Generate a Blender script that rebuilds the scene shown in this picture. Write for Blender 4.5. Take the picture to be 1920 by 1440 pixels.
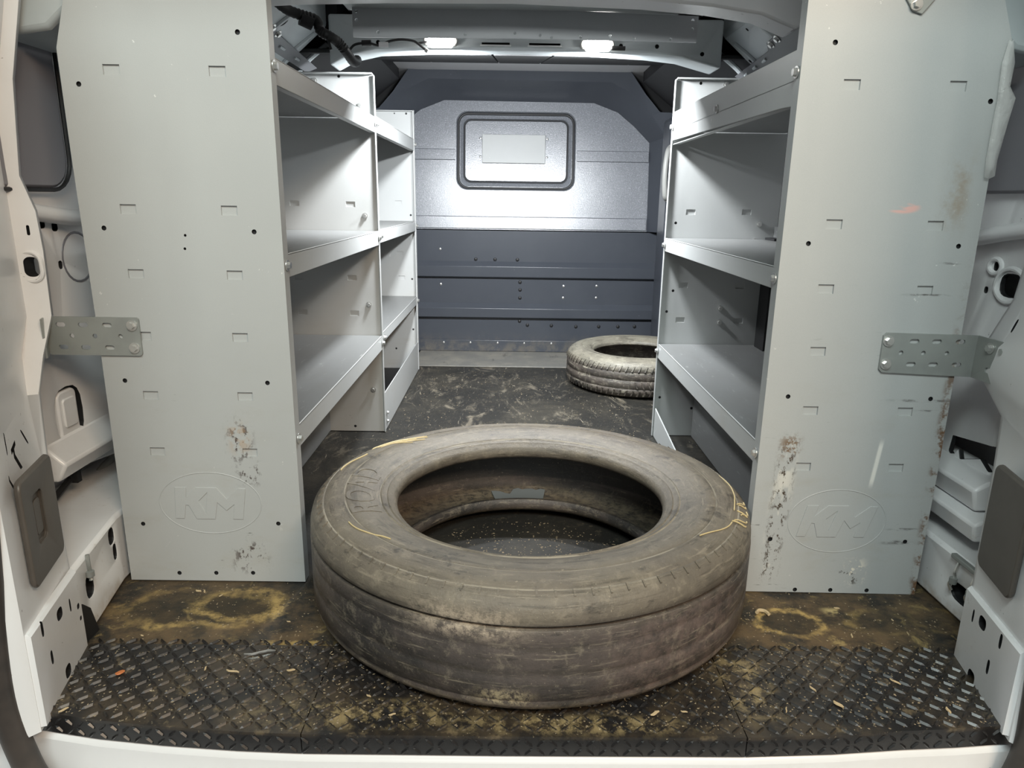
import bpy, bmesh, math, random
from mathutils import Vector, Matrix
random.seed(7)
for o in list(bpy.data.objects): bpy.data.objects.remove(o)
sc = bpy.context.scene
col = sc.collection
R = math.radians

# ---------------------------------------------------------------- camera
cam_d = bpy.data.cameras.new('camera'); cam = bpy.data.objects.new('camera', cam_d); col.objects.link(cam)
cam_d.sensor_fit = 'HORIZONTAL'; cam_d.sensor_width = 36.0
cam_d.lens = 1320.8 / 1920 * 36.0
cam_d.clip_start = 0.05
p_, y_, r_ = R(14.787), R(0.30), R(0.825)
fw = Vector((math.sin(y_)*math.cos(p_), math.cos(y_)*math.cos(p_), -math.sin(p_)))
rt = Vector((math.cos(y_), -math.sin(y_), 0)); up = rt.cross(fw)
rt2 = rt*math.cos(r_) + up*math.sin(r_); up2 = -rt*math.sin(r_) + up*math.cos(r_)
cam.matrix_world = Matrix(((rt2.x, up2.x, -fw.x, 0), (rt2.y, up2.y, -fw.y, 0), (rt2.z, up2.z, -fw.z, .779), (0, 0, 0, 1)))
sc.camera = cam

# ---------------------------------------------------------------- world, workshop lights, added fill light, exposure
w = bpy.data.worlds.new('world'); sc.world = w; w.use_nodes = True
bg = w.node_tree.nodes['Background']; bg.inputs[0].default_value = (.86, .93, 1, 1); bg.inputs[1].default_value = .08
def area(name, loc, target, size, energy, colr):
    d = bpy.data.lights.new(name, 'AREA'); d.shape = 'RECTANGLE'; d.size, d.size_y = size; d.energy = energy; d.color = colr
    o = bpy.data.objects.new(name, d); col.objects.link(o); o.location = loc
    o.rotation_euler = (Vector(target) - Vector(loc)).to_track_quat('-Z', 'Y').to_euler(); return o
area('workshop_light_cool', (-.15, -.55, 2.35), (0, 1.25, .6), (1.5, .5), 43, (.88, 1, .97))
area('workshop_light_warm', (1.3, -1.2, 2.2), (.2, 1.2, .1), (1.2, .5), 46, (1, .79, .58))
area('far_fill_light', (.2, -4.6, 2.1), (0, 1.6, .9), (3.0, .6), 40, (.95, 1, .98))  # added unseen fill that brightens the roof bow
vs = sc.view_settings
vs.view_transform = 'Standard'; vs.look = 'None'; vs.gamma = 1; vs.exposure = .35; vs.use_curve_mapping = False

# ---------------------------------------------------------------- node shorthand
class S:
    def __init__(s, nt, k): s.nt, s.k = nt, k
    def _m(s, op, *a):
        n = s.nt.nodes.new('ShaderNodeMath'); n.operation = op
        for i, v in enumerate((s,) + a):
            if isinstance(v, S): s.nt.links.new(v.k, n.inputs[i])
            else: n.inputs[i].default_value = v
        return S(s.nt, n.outputs[0])
    def __add__(s, o): return s._m('ADD', o)
    def __sub__(s, o): return s._m('SUBTRACT', o)
    def __mul__(s, o): return s._m('MULTIPLY', o)
    def __truediv__(s, o): return s._m('DIVIDE', o)
    def abs(s): return s._m('ABSOLUTE')
    def sqrt(s): return s._m('SQRT')
    def max(s, o): return s._m('MAXIMUM', o)
    def min(s, o): return s._m('MINIMUM', o)
    def step(s, a, b):                                   # smooth 0..1 between a and b (a may be > b)
        n = s.nt.nodes.new('ShaderNodeMapRange'); n.interpolation_type = 'SMOOTHSTEP'
        s.nt.links.new(s.k, n.inputs[0])
        if a < b: n.inputs[1].default_value, n.inputs[2].default_value = a, b
        else: n.inputs[1].default_value, n.inputs[2].default_value, n.inputs[3].default_value, n.inputs[4].default_value = b, a, 1, 0
        return S(s.nt, n.outputs[0])
class Mat:
    def __init__(s, name, colr=(.5, .5, .5), rough=.5, metal=0., spec=.5):
        s.m = bpy.data.materials.new(name); s.m.use_nodes = True; s.nt = s.m.node_tree
        s.b = s.nt.nodes['Principled BSDF']
        s.b.inputs['Base Color'].default_value = (*colr, 1); s.b.inputs['Roughness'].default_value = rough
        s.b.inputs['Metallic'].default_value = metal; s.b.inputs['Specular IOR Level'].default_value = spec
        g = s.nt.nodes.new('ShaderNodeNewGeometry'); s.pos = g.outputs['Position']
        x = s.nt.nodes.new('ShaderNodeSeparateXYZ'); s.nt.links.new(s.pos, x.inputs[0])
        s.x, s.y, s.z = (S(s.nt, x.outputs[i]) for i in range(3))
        s.col = None; s.base = colr; s.rough = rough
    def noise(s, scale, detail=4, rough=.6, stretch=None, dist=0):
        n = s.nt.nodes.new('ShaderNodeTexNoise'); n.inputs['Scale'].default_value = scale
        n.inputs['Detail'].default_value = detail; n.inputs['Roughness'].default_value = rough; n.inputs['Distortion'].default_value = dist
        src = s.pos
        if stretch:
            v = s.nt.nodes.new('ShaderNodeVectorMath'); v.operation = 'MULTIPLY'; v.inputs[1].default_value = stretch
            s.nt.links.new(s.pos, v.inputs[0]); src = v.outputs[0]
        s.nt.links.new(src, n.inputs['Vector']); return S(s.nt, n.outputs['Fac'])
    def mix(s, fac, colr):
        n = s.nt.nodes.new('ShaderNodeMix'); n.data_type = 'RGBA'
        if s.col is None: n.inputs[6].default_value = (*s.base, 1)
        else: s.nt.links.new(s.col, n.inputs[6])
        n.inputs[7].default_value = (*colr, 1)
        if isinstance(fac, S): s.nt.links.new(fac.k, n.inputs[0])
        else: n.inputs[0].default_value = fac
        s.col = n.outputs[2]; s.nt.links.new(s.col, s.b.inputs['Base Color']); return s
    def roughness(s, fac): s.nt.links.new(fac.k, s.b.inputs['Roughness']); return s
    def bump(s, h, strength=.3, dist=.002):
        n = s.nt.nodes.new('ShaderNodeBump'); n.inputs['Strength'].default_value = strength; n.inputs['Distance'].default_value = dist
        s.nt.links.new(h.k, n.inputs['Height']); s.nt.links.new(n.outputs[0], s.b.inputs['Normal']); return s
    def box(s, cx, cy, cz, hx, hy, hz, soft=.3):         # soft mask round a place in the van (None = any)
        m = None
        for a, c, h in ((s.x, cx, hx), (s.y, cy, hy), (s.z, cz, hz)):
            if c is None: continue
            k = (a - c).abs().step(h, h*soft); m = k if m is None else m*k
        return m

def powder():
    m = Mat('grey_powder_coat', (.42, .43, .425), .42)
    m.mix(m.noise(3, 3).step(.35, .7)*.25, (.50, .505, .49))
    m.mix(m.noise(900, 1).step(.3, .8)*.18, (.30, .31, .31))
    low = m.z.step(.75, .05)
    m.mix(m.noise(7, 6, .7, (1, 1, 2.2)).step(.5, .75)*low*.35, (.36, .335, .28))          # grime on the lower sheets
    m.mix(m.noise(46, 4, .7, (.35, 1, 2.6)).step(.66, .70)*m.noise(5, 2).step(.5, .62)*low*.8, (.09, .085, .08))   # dark scratches
    m.mix(m.noise(60, 3, .7).step(.70, .73)*m.noise(4, 2).step(.5, .6)*.6, (.75, .75, .72))
    front = m.y.step(1.36, 1.33)
    sc1 = (m.box(-.526, None, .31, .035, 0, .065, .2).max(m.box(-.512, None, .243, .035, 0, .035, .2))).max(m.box(-.525, None, .06, .05, 0, .05, .2))
    m.mix(sc1*front*m.noise(55, 4, .75, (1, 1, .7)).step(.52, .6), (.06, .04, .035))
    m.mix(m.box(-.527, None, .315, .03, 0, .045, .2)*front*m.noise(40, 4, .7).step(.45, .55)*.55, (.42, .30, .20))
    ctr = (m.x - .541 - (m.z - .16)*.045).abs().step(.028, .004)*m.z.step(.02, .05)*m.z.step(.36, .30)
    m.mix(ctr*front*m.noise(30, 3, .7, (1, 1, .35)).step(.5, .6)*.7, (.70, .67, .60))
    m.mix(ctr*front*m.noise(75, 4, .75, (1, 1, .5)).step(.53, .60), (.07, .05, .035))
    m.mix(m.box(.55, None, .318, .03, 0, .035, .2)*front*m.noise(60, 4, .7).step(.48, .58)*.9, (.17, .10, .05))
    m.mix(m.box(.712, None, .05, .03, 0, .04, .2)*front*m.noise(45, 4, .7).step(.55, .6), (.75, .70, .60))
    m.mix(m.box(.700, None, .04, .03, 0, .035, .2)*front*m.noise(70, 4, .7).step(.56, .62), (.06, .05, .04))
    st = (m.x - .722 - (m.z - .28)*.1).abs().step(.006, .002)*m.box(None, None, .285, 0, 0, .055, .6)*front
    m.mix(st*m.noise(30, 3).step(.35, .5)*.8, (.80, .78, .72))
    for cx, cz, hx, hz in ((.795, .415, .09, .004), (.80, .146, .05, .004), (.79, .117, .05, .007), (.77, .617, .065, .003), (.80, .675, .03, .003), (.80, .395, .03, .003)):
        m.mix(m.box(cx, None, cz, hx, 0, hz, .1)*front*m.noise(26, 4, .7, (1, 1, 4)).step(.42, .6)*.85, (.07, .06, .055))
    for cx, cz, hx, hz, c in ((.70, .772, .035, .012, (.80, .42, .36)),):
        m.mix((((m.x - cx)/hx)*((m.x - cx)/hx) + ((m.z - cz)/hz)*((m.z - cz)/hz)).step(1, .3)*m.noise(22, 2, .5, (1, 1, 3)).step(.42, .55)*front*.7, c)
    m.mix(m.box(.79, None, .80, .04, 0, .10, .2)*front*m.noise(18, 5, .7).step(.42, .7)*.6, (.30, .22, .14))
    edge = (m.x - .843).abs().step(.02, .004)*front*m.z.step(.75, .35)
    m.mix(edge*m.noise(40, 4, .7).step(.45, .62), (.16, .09, .05))
    m.bump(m.noise(420, 2), .12, .0006)
    m.roughness(m.noise(5, 4)*.22 + .33)
    return m.m
def shelf_metal():
    m = Mat('grey_shelf_metal', (.16, .163, .162), .34)
    m.mix(m.noise(6, 5, .7, (1, .35, 1)).step(.45, .75)*.5, (.13, .127, .118))
    m.mix(m.noise(70, 4, .7, (1, .2, 1)).step(.62, .72)*.45, (.40, .405, .40))
    m.mix(m.noise(30, 4, .7).step(.66, .74)*.6, (.10, .095, .09))
    m.bump(m.noise(380, 2), .12, .0006); return m.m
def white_paint():
    m = Mat('white_body_paint', (.80, .80, .805), .28)
    m.mix(m.noise(5, 5, .7).step(.45, .75)*.18, (.62, .60, .55))
    low = m.z.step(.32, .02)*m.y.step(1.0, 1.1)
    m.mix(m.noise(38, 5, .75).step(.60, .70)*low*.45, (.36, .28, .19))
    m.mix(m.z.step(.05, .0)*m.y.step(1.06, 1.10)*m.noise(20, 4).step(.35, .6)*.55, (.40, .30, .19))
    m.mix(m.noise(60, 3, .7, (.5, 1, 1)).step(.71, .74)*.6, (.18, .16, .14)); return m.m
def bulk_mat():
    m = Mat('black_textured_bulkhead', (.17, .18, .20), .27, 0, 1.)
    m.mix(m.noise(260, 2, .5).step(.45, .75)*.7, (.36, .37, .40))
    m.bump(m.noise(260, 3, .6), .40, .0014); return m.m
def bulk_low():
    m = Mat('charcoal_bulkhead_plastic', (.055, .061, .074), .32)
    m.mix(m.noise(4, 4).step(.4, .7)*.5, (.070, .077, .090))
    m.mix(m.z.step(.12, .0)*m.noise(20, 5, .7).step(.4, .65)*.6, (.16, .14, .11))
    m.mix(m.noise(90, 3, .7).step(.70, .74)*.4, (.25, .26, .29))
    m.bump(m.noise(500, 2), .25, .0006); return m.m
def floor_mat():
    m = Mat('dirty_rubber_floor', (.022, .021, .019), .55, 0, .25)
    n1 = m.noise(3.2, 6, .7, None, .6)
    far = m.y.step(1.5, 2.6)
    m.mix(n1.step(.42, .72)*.7, (.060, .053, .041))
    m.mix(m.noise(9, 6, .75, (1, .45, 1), 1.2).step(.52, .70)*far*.7, (.22, .19, .145))
    m.mix(m.noise(26, 5, .75).step(.56, .72)*.6, (.12, .10, .07))
    near = m.y.step(1.40, 1.24)
    m.mix(near*m.noise(11, 6, .72).step(.36, .66)*.85, (.145, .097, .052))
    m.mix(near*m.noise(17, 6, .75, None, .8).step(.56, .70)*.8, (.33, .24, .10))
    for cx, cy, rx, ry, wd, k in ((.545, 1.185, .064, .042, .14, 1.), (-.60, 1.212, .15, .060, .15, .8), (-.53, 1.232, .085, .048, .20, .9), (.715, 1.19, .055, .035, .2, .45), (.84, 1.20, .05, .04, .15, .3)):
        d = (((m.x - cx)/rx)*((m.x - cx)/rx) + ((m.y - cy)/ry)*((m.y - cy)/ry)).sqrt() + (m.noise(9, 5, .7) - .5)*1.5
        ring = (d - 1.).abs().step(wd*1.6, wd*.2)
        m.mix(d.step(1., .75)*.55*k, (.035, .028, .018))
        m.mix(ring*m.noise(40, 5, .75).step(.30, .66)*m.noise(6, 3).step(.34, .58)*k, (.46, .32, .12))
    m.mix(m.box(.645, 1.225, None, .03, .02, 0, .2)*m.noise(40, 4).step(.38, .6)*.8, (.55, .43, .20))
    m.mix(m.box(-.37, 1.105, None, .09, .012, 0, .3)*m.noise(60, 4).step(.4, .6)*.8, (.40, .28, .10))
    m.mix(m.noise(160, 3, .7).step(.66, .72)*.65, (.36, .30, .20))
    m.mix(m.noise(48, 4, .7, (1, .2, 1), 1.5).step(.64, .70)*far*.7, (.38, .33, .25))
    m.bump(m.noise(120, 5, .7), .5, .002); m.roughness(m.noise(6, 4)*.4 + .32); return m.m
def plate_mat():
    m = Mat('black_tread_plate_paint', (.013, .012, .012), .30, 0, .6)
    top = m.z.step(-.004, .002)
    top = top*m.z.step(.0068, .0052)
    m.mix(m.noise(7, 6, .72).step(.42, .62)*top*.55, (.075, .055, .034))
    m.mix(m.noise(24, 6, .75).step(.55, .68)*top*.55, (.20, .15, .085))
    g = m.box(-.22, .925, None, .24, .045, 0, .2).max(m.box(.10, .905, None, .25, .03, 0, .2)).max(m.box(.40, 1.0, None, .06, .12, 0, .2))
    m.mix(g*m.noise(30, 6, .75).step(.46, .62)*top*.75, (.34, .26, .13))
    m.mix(m.noise(150, 3, .7).step(.66, .71)*top*.8, (.45, .37, .24))
    m.roughness(m.noise(12, 4)*.4 + .10); return m.m
def tyre_mat(name, dust, low, seed):
    m = Mat(name, (.030, .029, .028), .48, 0, .5)
    n = m.noise(5 + seed, 6, .7)
    m.mix(n.step(.30, .62)*.8, low)
    topm = m.z.step(.145, .185) if seed == 0 else m.z.step(.11, .15)
    m.mix(topm*(m.noise(7 + seed, 5, .65).step(.22, .62)*.55 + .4), dust)
    cx, cy = (.046, 1.352) if seed == 0 else (.565, 3.015)
    rad = ((m.y - cy)*(m.y - cy) + (m.x - cx)*(m.x - cx)).sqrt(); ang = (m.y - cy)._m('ARCTAN2', m.x - cx)
    cv = m.nt.nodes.new('ShaderNodeCombineXYZ'); [m.nt.links.new(k.k, cv.inputs[i]) for i, k in enumerate((rad*60., ang*2.2, m.z*70.))]
    def streak(sc_, det):
        n_ = m.nt.nodes.new('ShaderNodeTexNoise'); n_.inputs['Scale'].default_value = sc_; n_.inputs['Detail'].default_value = det; n_.inputs['Roughness'].default_value = .7
        m.nt.links.new(cv.outputs[0], n_.inputs['Vector']); return S(m.nt, n_.outputs['Fac'])
    m.mix(streak(1.2, 5).step(.50, .66)*.6, tuple(c*.30 for c in dust))
    m.mix(streak(2.1, 5).step(.56, .68)*.65, tuple(c*1.55 for c in dust))
    if seed == 0:
        for rr in (.4125, .371, .303): m.mix((rad - rr).abs().step(.0022, .0006)*topm*m.noise(12, 4).step(.35, .6)*.7, (.36, .32, .25))
    m.mix(m.noise(28, 6, .78).step(.52, .68)*.55, tuple(c*1.5 for c in dust))
    m.mix(m.noise(19, 5, .75, (1, 1, 3)).step(.56, .68)*.6, (.028, .025, .023))
    if seed == 0:
        a = m.box(-.06, .93, .165, .12, .06, .035, .2)
        m.mix(a*m.noise(60, 6, .8).step(.40, .60)*.9, (.46, .38, .29))
        m.mix(m.box(.0, .93, .045, .06, .05, .02, .2)*m.noise(70, 5, .8).step(.42, .58), (.50, .42, .27))
        m.mix(m.z.step(.04, .015)*m.noise(60, 5, .8).step(.35, .6)*.7, (.30, .24, .16))
        m.mix(rad.step(.431, .426)*m.z.step(.192, .186)*m.z.step(.052, .058)*rad.step(.282, .286)*.85, (.018, .017, .016))   # inner casing darker
        m.mix(m.box(.27, 1.02, .09, .16, .12, .09, .5)*m.noise(45, 5, .7).step(.3, .7)*.45, (.28, .20, .17))
    m.mix(m.noise(210, 3, .7).step(.66, .71)*.6, (.42, .36, .26))
    m.bump(m.noise(85, 6, .75), .55, .003); return m.m

MT = {}
MT['powder'] = powder(); MT['shelf'] = shelf_metal(); MT['white'] = white_paint(); MT['bulk'] = bulk_mat(); MT['bulklow'] = bulk_low()
MT['floor'] = floor_mat(); MT['plate'] = plate_mat()
MT['tyre'] = tyre_mat('dusty_truck_tyre_rubber', (.175, .150, .114), (.120, .097, .086), 0)
MT['tyre2'] = tyre_mat('muddy_car_tyre_rubber', (.27, .25, .195), (.125, .10, .082), 2)
def simple(k, name, c, r=.5, metal=0, spec=.5, nz=None):
    m = Mat(name, c, r, metal, spec)
    if nz: m.mix(m.noise(nz[0], 4).step(.4, .7)*nz[1], nz[2])
    MT[k] = m.m; return m
simple('zinc', 'zinc_bolt_metal', (.72, .72, .70), .28, .85)
simple('galv', 'galvanised_bracket_steel', (.33, .345, .33), .42, .35, .5, (14, .5, (.26, .27, .26)))
simple('brace', 'dark_grey_brace_steel', (.17, .175, .185), .45, .3)
simple('black', 'black_rubber_and_groove_shade', (.012, .012, .013), .55)
simple('seal', 'worn_door_seal_rubber', (.035, .030, .027), .5, 0, .5, (9, .7, (.075, .06, .05)))
simple('dark', 'dark_trim_plastic_and_hole_shade', (.013, .013, .014), .6)  # trim plastic; also painted on hole walls in place of shade
simple('liner', 'grey_headliner_fabric', (.09, .092, .095), .8)
simple('cover', 'brown_grey_cover_plastic', (.085, .072, .060), .42, 0, .5, (12, .5, (.115, .10, .085)))
simple('shadepaint', 'shaded_body_paint', (.22, .215, .235), .35)  # body paint darkened so the window blanks look shaded
simple('primer', 'pale_grey_green_inner_paint', (.46, .50, .51), .42, 0, .5, (8, .4, (.36, .39, .41)))
simple('sheet', 'grey_header_sheet', (.48, .50, .52), .38, .2, .5, (4, .4, (.56, .57, .60)))
simple('tan', 'wood_chip', (.52, .40, .24), .7, 0, .3, (30, .5, (.36, .26, .14)))
simple('straw', 'dry_straw', (.58, .46, .24), .6)
simple('rust', 'rusty_orange_scrap', (.45, .14, .04), .6)
simple('plasticgrey', 'light_grey_plastic', (.42, .42, .40), .4)
simple('sticker', 'grey_paper_sticker', (.20, .215, .22), .6)
simple('crumb', 'dry_dirt_crumbs', (.22, .17, .11), .8, 0, .3, (200, .6, (.42, .34, .22)))
t = Mat('clear_packing_tape', (.80, .80, .78), .22); t.bump(t.noise(60, 4), .8, .004); t.b.inputs['Alpha'].default_value = .38; MT['tape'] = t.m
e = Mat('led_lens', (1, 1, 1), .4); e.b.inputs['Emission Color'].default_value = (1, .98, .95, 1); e.b.inputs['Emission Strength'].default_value = 30; MT['led'] = e.m
strip = simple('strip', 'dusty_grey_threshold', (.17, .165, .15), .5); strip.mix(strip.noise(9, 5, .7).step(.4, .7)*.7, (.27, .25, .21)); strip.mix(strip.noise(30, 5, .7, (1, .3, 1)).step(.6, .7)*.6, (.06, .055, .05))

# ---------------------------------------------------------------- mesh shorthand
def faces(bm, vs_, fs):
    v = [bm.verts.new(c) for c in vs_]
    for f in fs:
        try: bm.faces.new([v[i] for i in f])
        except ValueError: pass
    return v
def box(bm, x0, x1, y0, y1, z0, z1):
    faces(bm, [(x, y, z) for z in (z0, z1) for y in (y0, y1) for x in (x0, x1)],
          [(0, 2, 3, 1), (4, 5, 7, 6), (0, 1, 5, 4), (2, 6, 7, 3), (0, 4, 6, 2), (1, 3, 7, 5)]); return bm
def emb(ax, a, b, c):                                    # 2-D (a,b) + depth c along ax
    return {'X': (c, a, b), 'Y': (a, c, b), 'Z': (a, b, c)}[ax]
def prism(bm, pts, ax, c0, c1):
    n = len(pts)
    faces(bm, [emb(ax, a, b, c0) for a, b in pts] + [emb(ax, a, b, c1) for a, b in pts],
          [tuple(range(n)), tuple(range(2*n - 1, n - 1, -1))] + [(i, i + n, (i + 1) % n + n, (i + 1) % n) for i in range(n)])
    return bm
def cyl(bm, c, ax, r, h, n=14, r2=None, rot=0):
    ax = Vector(ax).normalized(); u = ax.orthogonal().normalized(); v = ax.cross(u); c = Vector(c); r2 = r if r2 is None else r2
    ring = lambda rr, k: [c + ax*k + (u*math.cos(rot + 2*math.pi*i/n) + v*math.sin(rot + 2*math.pi*i/n))*rr for i in range(n)]
    faces(bm, ring(r, 0) + ring(r2, h), [tuple(range(n - 1, -1, -1)), tuple(range(n, 2*n))] + [(i, (i + 1) % n, (i + 1) % n + n, i + n) for i in range(n)])
    return bm
def spline(pts, k=6):
    P = [Vector(p) for p in pts]; out = []
    for i in range(len(P) - 1):
        a, b, c, d = P[max(i - 1, 0)], P[i], P[i + 1], P[min(i + 2, len(P) - 1)]
        for j in range(k):
            t_ = j/k
            out.append(.5*((2*b) + (c - a)*t_ + (2*a - 5*b + 4*c - d)*t_*t_ + (3*b - a - 3*c + d)*t_**3))
    return out + [P[-1]]
def tube(bm, pts, r, n=8, k=6, closed=False, rs=None):
    P = spline(pts, k) if k > 1 else [Vector(p) for p in pts]
    m = len(P); N = None; rings = []
    for i in range(m):
        t_ = ((P[(i + 1) % m] - P[i - 1]) if closed else (P[min(i + 1, m - 1)] - P[max(i - 1, 0)])).normalized()
        N = t_.orthogonal().normalized() if N is None else (N - t_*N.dot(t_)).normalized()
        B = t_.cross(N); rr = r if rs is None else r*(rs(i/(m - 1)))
        rings.append([bm.verts.new(P[i] + (N*math.cos(2*math.pi*j/n) + B*math.sin(2*math.pi*j/n))*rr) for j in range(n)])
    for i in range(m if closed else m - 1):
        a, b = rings[i], rings[(i + 1) % m]
        for j in range(n): bm.faces.new((a[j], a[(j + 1) % n], b[(j + 1) % n], b[j]))
    if not closed: bm.faces.new(rings[0][::-1]); bm.faces.new(rings[-1])
    return bm
def lathe(bm, prof, c, n=160, wob=None):
    rings = []
    for i in range(n):
        a = 2*math.pi*i/n
        rings.append([bm.verts.new((c[0] + (r + (wob(a, z) if wob else 0))*math.cos(a), c[1] + (r + (wob(a, z) if wob else 0))*math.sin(a), c[2] + z)) for r, z in prof])
    m = len(prof)
    for i in range(n):
        A, B = rings[i], rings[(i + 1) % n]
        for j in range(m): bm.faces.new((A[j], B[j], B[(j + 1) % m], A[(j + 1) % m]))
    return bm
def rrect(x0, x1, z0, z1, r, k=6):
    out = []
    for cx, cz, a0 in ((x1 - r, z1 - r, 0), (x0 + r, z1 - r, 90), (x0 + r, z0 + r, 180), (x1 - r, z0 + r, 270)):
        out += [(cx + r*math.cos(R(a0 + 90*i/k)), cz + r*math.sin(R(a0 + 90*i/k))) for i in range(k + 1)]
    return out
def mk(name, bm, mat, parent=None, smooth=True, bevel=0, label=None, cat=None, group=None, kind=None, ang=38):
    bmesh.ops.recalc_face_normals(bm, faces=bm.faces)
    if smooth:
        for f in bm.faces: f.smooth = True
        for ed in bm.edges:
            if len(ed.link_faces) == 2 and ed.calc_face_angle(0) > R(ang): ed.smooth = False
    me = bpy.data.meshes.new(name); bm.to_mesh(me); bm.free(); me.materials.append(MT[mat])
    o = bpy.data.objects.new(name, me); col.objects.link(o)
    if parent: o.parent = parent; o.matrix_parent_inverse = parent.matrix_world.inverted() if parent.type != 'EMPTY' else Matrix.Translation(-parent.location)
    if bevel:
        b = o.modifiers.new('bevel', 'BEVEL'); b.width = bevel; b.segments = 2; b.limit_method = 'ANGLE'; b.angle_limit = R(40)
    return tag(o, label, cat, group, kind)
def tag(o, label=None, cat=None, group=None, kind=None):
    for k, v in (('label', label), ('category', cat), ('group', group), ('kind', kind)):
        if v: o[k] = v
    return o
def thing(name, loc, label, cat, group=None):
    o = bpy.data.objects.new(name, None); col.objects.link(o); o.location = loc; o.empty_display_size = .05
    return tag(o, label, cat, group)
def cut(o, bm, inner=None):                              # real holes and pockets; inner = colour painted on the walls as cavity shade
    bmesh.ops.recalc_face_normals(bm, faces=bm.faces)
    me = bpy.data.meshes.new('cutter'); bm.to_mesh(me); bm.free()
    c = bpy.data.objects.new('cutter', me); col.objects.link(c)
    if inner: me.materials.append(MT[inner])
    b = o.modifiers.new('cut', 'BOOLEAN'); b.material_mode = 'TRANSFER' if inner else 'INDEX'; b.operation = 'DIFFERENCE'; b.object = c; b.solver = 'EXACT'
    dg = bpy.context.evaluated_depsgraph_get(); dg.update()
    new = bpy.data.meshes.new_from_object(o.evaluated_get(dg)); o.modifiers.remove(b)
    old = o.data; o.data = new; bpy.data.meshes.remove(old); bpy.data.objects.remove(c); bpy.data.meshes.remove(me)
    return o
bolt_mesh = {}
def bolt(parent, c, ax, r=.006, name='bolt', mat='zinc', label=None):
    key = (tuple(ax), r, mat)
    if key not in bolt_mesh:
        bm = bmesh.new(); cyl(bm, (0, 0, 0), ax, r*1.5, r*.25, 16); cyl(bm, Vector(ax).normalized()*r*.25, ax, r, r*.8, 6, r*.92)
        o = mk(name, bm, mat); bolt_mesh[key] = o.data; col.objects.unlink(o); bpy.data.objects.remove(o)
    o = bpy.data.objects.new(name, bolt_mesh[key]); col.objects.link(o); o.location = c
    if parent: o.parent = parent; o.matrix_parent_inverse = Matrix.Translation(-parent.location)
    return tag(o, label)
def rivet(parent, c, ax, r, mat, name='rivet'):
    key = ('r', tuple(ax), r, mat)
    if key not in bolt_mesh:
        bm = bmesh.new(); cyl(bm, (0, 0, 0), ax, r, r*.35, 12, r*.8); cyl(bm, Vector(ax).normalized()*r*.35, ax, r*.8, r*.2, 12, r*.3)
        o = mk(name, bm, mat); bolt_mesh[key] = o.data; col.objects.unlink(o); bpy.data.objects.remove(o)
    o = bpy.data.objects.new(name, bolt_mesh[key]); col.objects.link(o); o.location = c
    if parent: o.parent = parent; o.matrix_parent_inverse = Matrix.Translation(-parent.location)
    return o
def fill(bm, loops, ax, c):                              # flat face with holes
    es = []
    for lp in loops:
        v = [bm.verts.new(emb(ax, a, b, c)) for a, b in lp]
        es += [bm.edges.new((v[i], v[(i + 1) % len(v)])) for i in range(len(v))]
    return bmesh.ops.triangle_fill(bm, edges=es, use_beauty=True)
def extrude(bm, vec):
    r = bmesh.ops.extrude_face_region(bm, geom=list(bm.faces))
    bmesh.ops.translate(bm, vec=vec, verts=[g for g in r['geom'] if isinstance(g, bmesh.types.BMVert)])

# ================================================================ SETTING
# floor: rubber mat over the cargo floor
bm = bmesh.new(); box(bm, -1.0, 1.03, 1.085, 3.66, -.03, 0)
floor = mk('floor', bm, 'floor', kind='structure', label='dirty black rubber cargo floor with ochre stains')
bm = bmesh.new(); box(bm, -.46, .86, 3.255, 3.60, 0, .006); mk('threshold_strip', bm, 'strip', floor, bevel=.002, label='dusty grey strip before the bulkhead')
# dirt crumbs on the floor (nobody could count them)
bm = bmesh.new()
def crumb(x, y, z, s):
    a = random.random()*6.28; h = s*random.uniform(.35, .8); l = s*random.uniform(.8, 2.0)
    ca, sa = math.cos(a), math.sin(a)
    faces(bm, [(x + ca*l, y + sa*l, z), (x - sa*s, y + ca*s, z), (x - ca*l, y - sa*l, z), (x + sa*s, y - ca*s, z), (x, y, z + h)], [(0, 1, 4), (1, 2, 4), (2, 3, 4), (3, 0, 4), (3, 2, 1, 0)])
for i in range(900):
    a = random.random()*6.283; r = .262*math.sqrt(random.random()); crumb(.046 + r*math.cos(a), 1.35 + r*math.sin(a), 0, random.uniform(.0007, .0022))
for i in range(900): crumb(random.uniform(-.74, .84), random.uniform(1.095, 1.31), 0, random.uniform(.0006, .0018))
for i in range(700): crumb(random.uniform(-.40, .46), random.uniform(1.75, 3.2), 0, random.uniform(.0008, .0022))
mk('dirt_crumbs', bm, 'crumb', floor, smooth=False, kind='stuff')

# body sides -----------------------------------------------------
def loft(bm, rows, close=True):
    V = [[bm.verts.new(p) for p in r] for r in rows]; n = len(rows[0])
    for a, b in zip(V, V[1:]):
        for j in range(n if close else n - 1): bm.faces.new((a[j], a[(j + 1) % n], b[(j + 1) % n], b[j]))
    if close: bm.faces.new(V[0][::-1]); bm.faces.new(V[-1])
EL = [(-.745, 1.09, -.012), (-.750, 1.095, .08), (-.756, 1.10, .154), (-.776, 1.125, .25), (-.796, 1.15, .34), (-.840, 1.22, .43), (-.854, 1.27, .49), (-.854, 1.31, .556), (-.851, 1.31, .674), (-.854, 1.31, .745), (-.873, 1.31, .805), (-.866, 1.31, .88), (-.858, 1.31, .964), (-.827, 1.31, 1.089), (-.80, 1.31, 1.20), (-.78, 1.31, 1.30)]
ER = [(.804, 1.09, -.012), (.806, 1.09, .06), (.808, 1.09, .128), (.813, 1.10, .235), (.848, 1.15, .333), (.880, 1.20, .415), (.886, 1.27, .46), (.886, 1.29, .482), (.891, 1.29, .533), (.926, 1.29, .613), (.935, 1.29, .691), (.945, 1.29, .80), (.94, 1.29, .95), (.91, 1.29, 1.09), (.88, 1.29, 1.20), (.86, 1.29, 1.30)]
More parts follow.
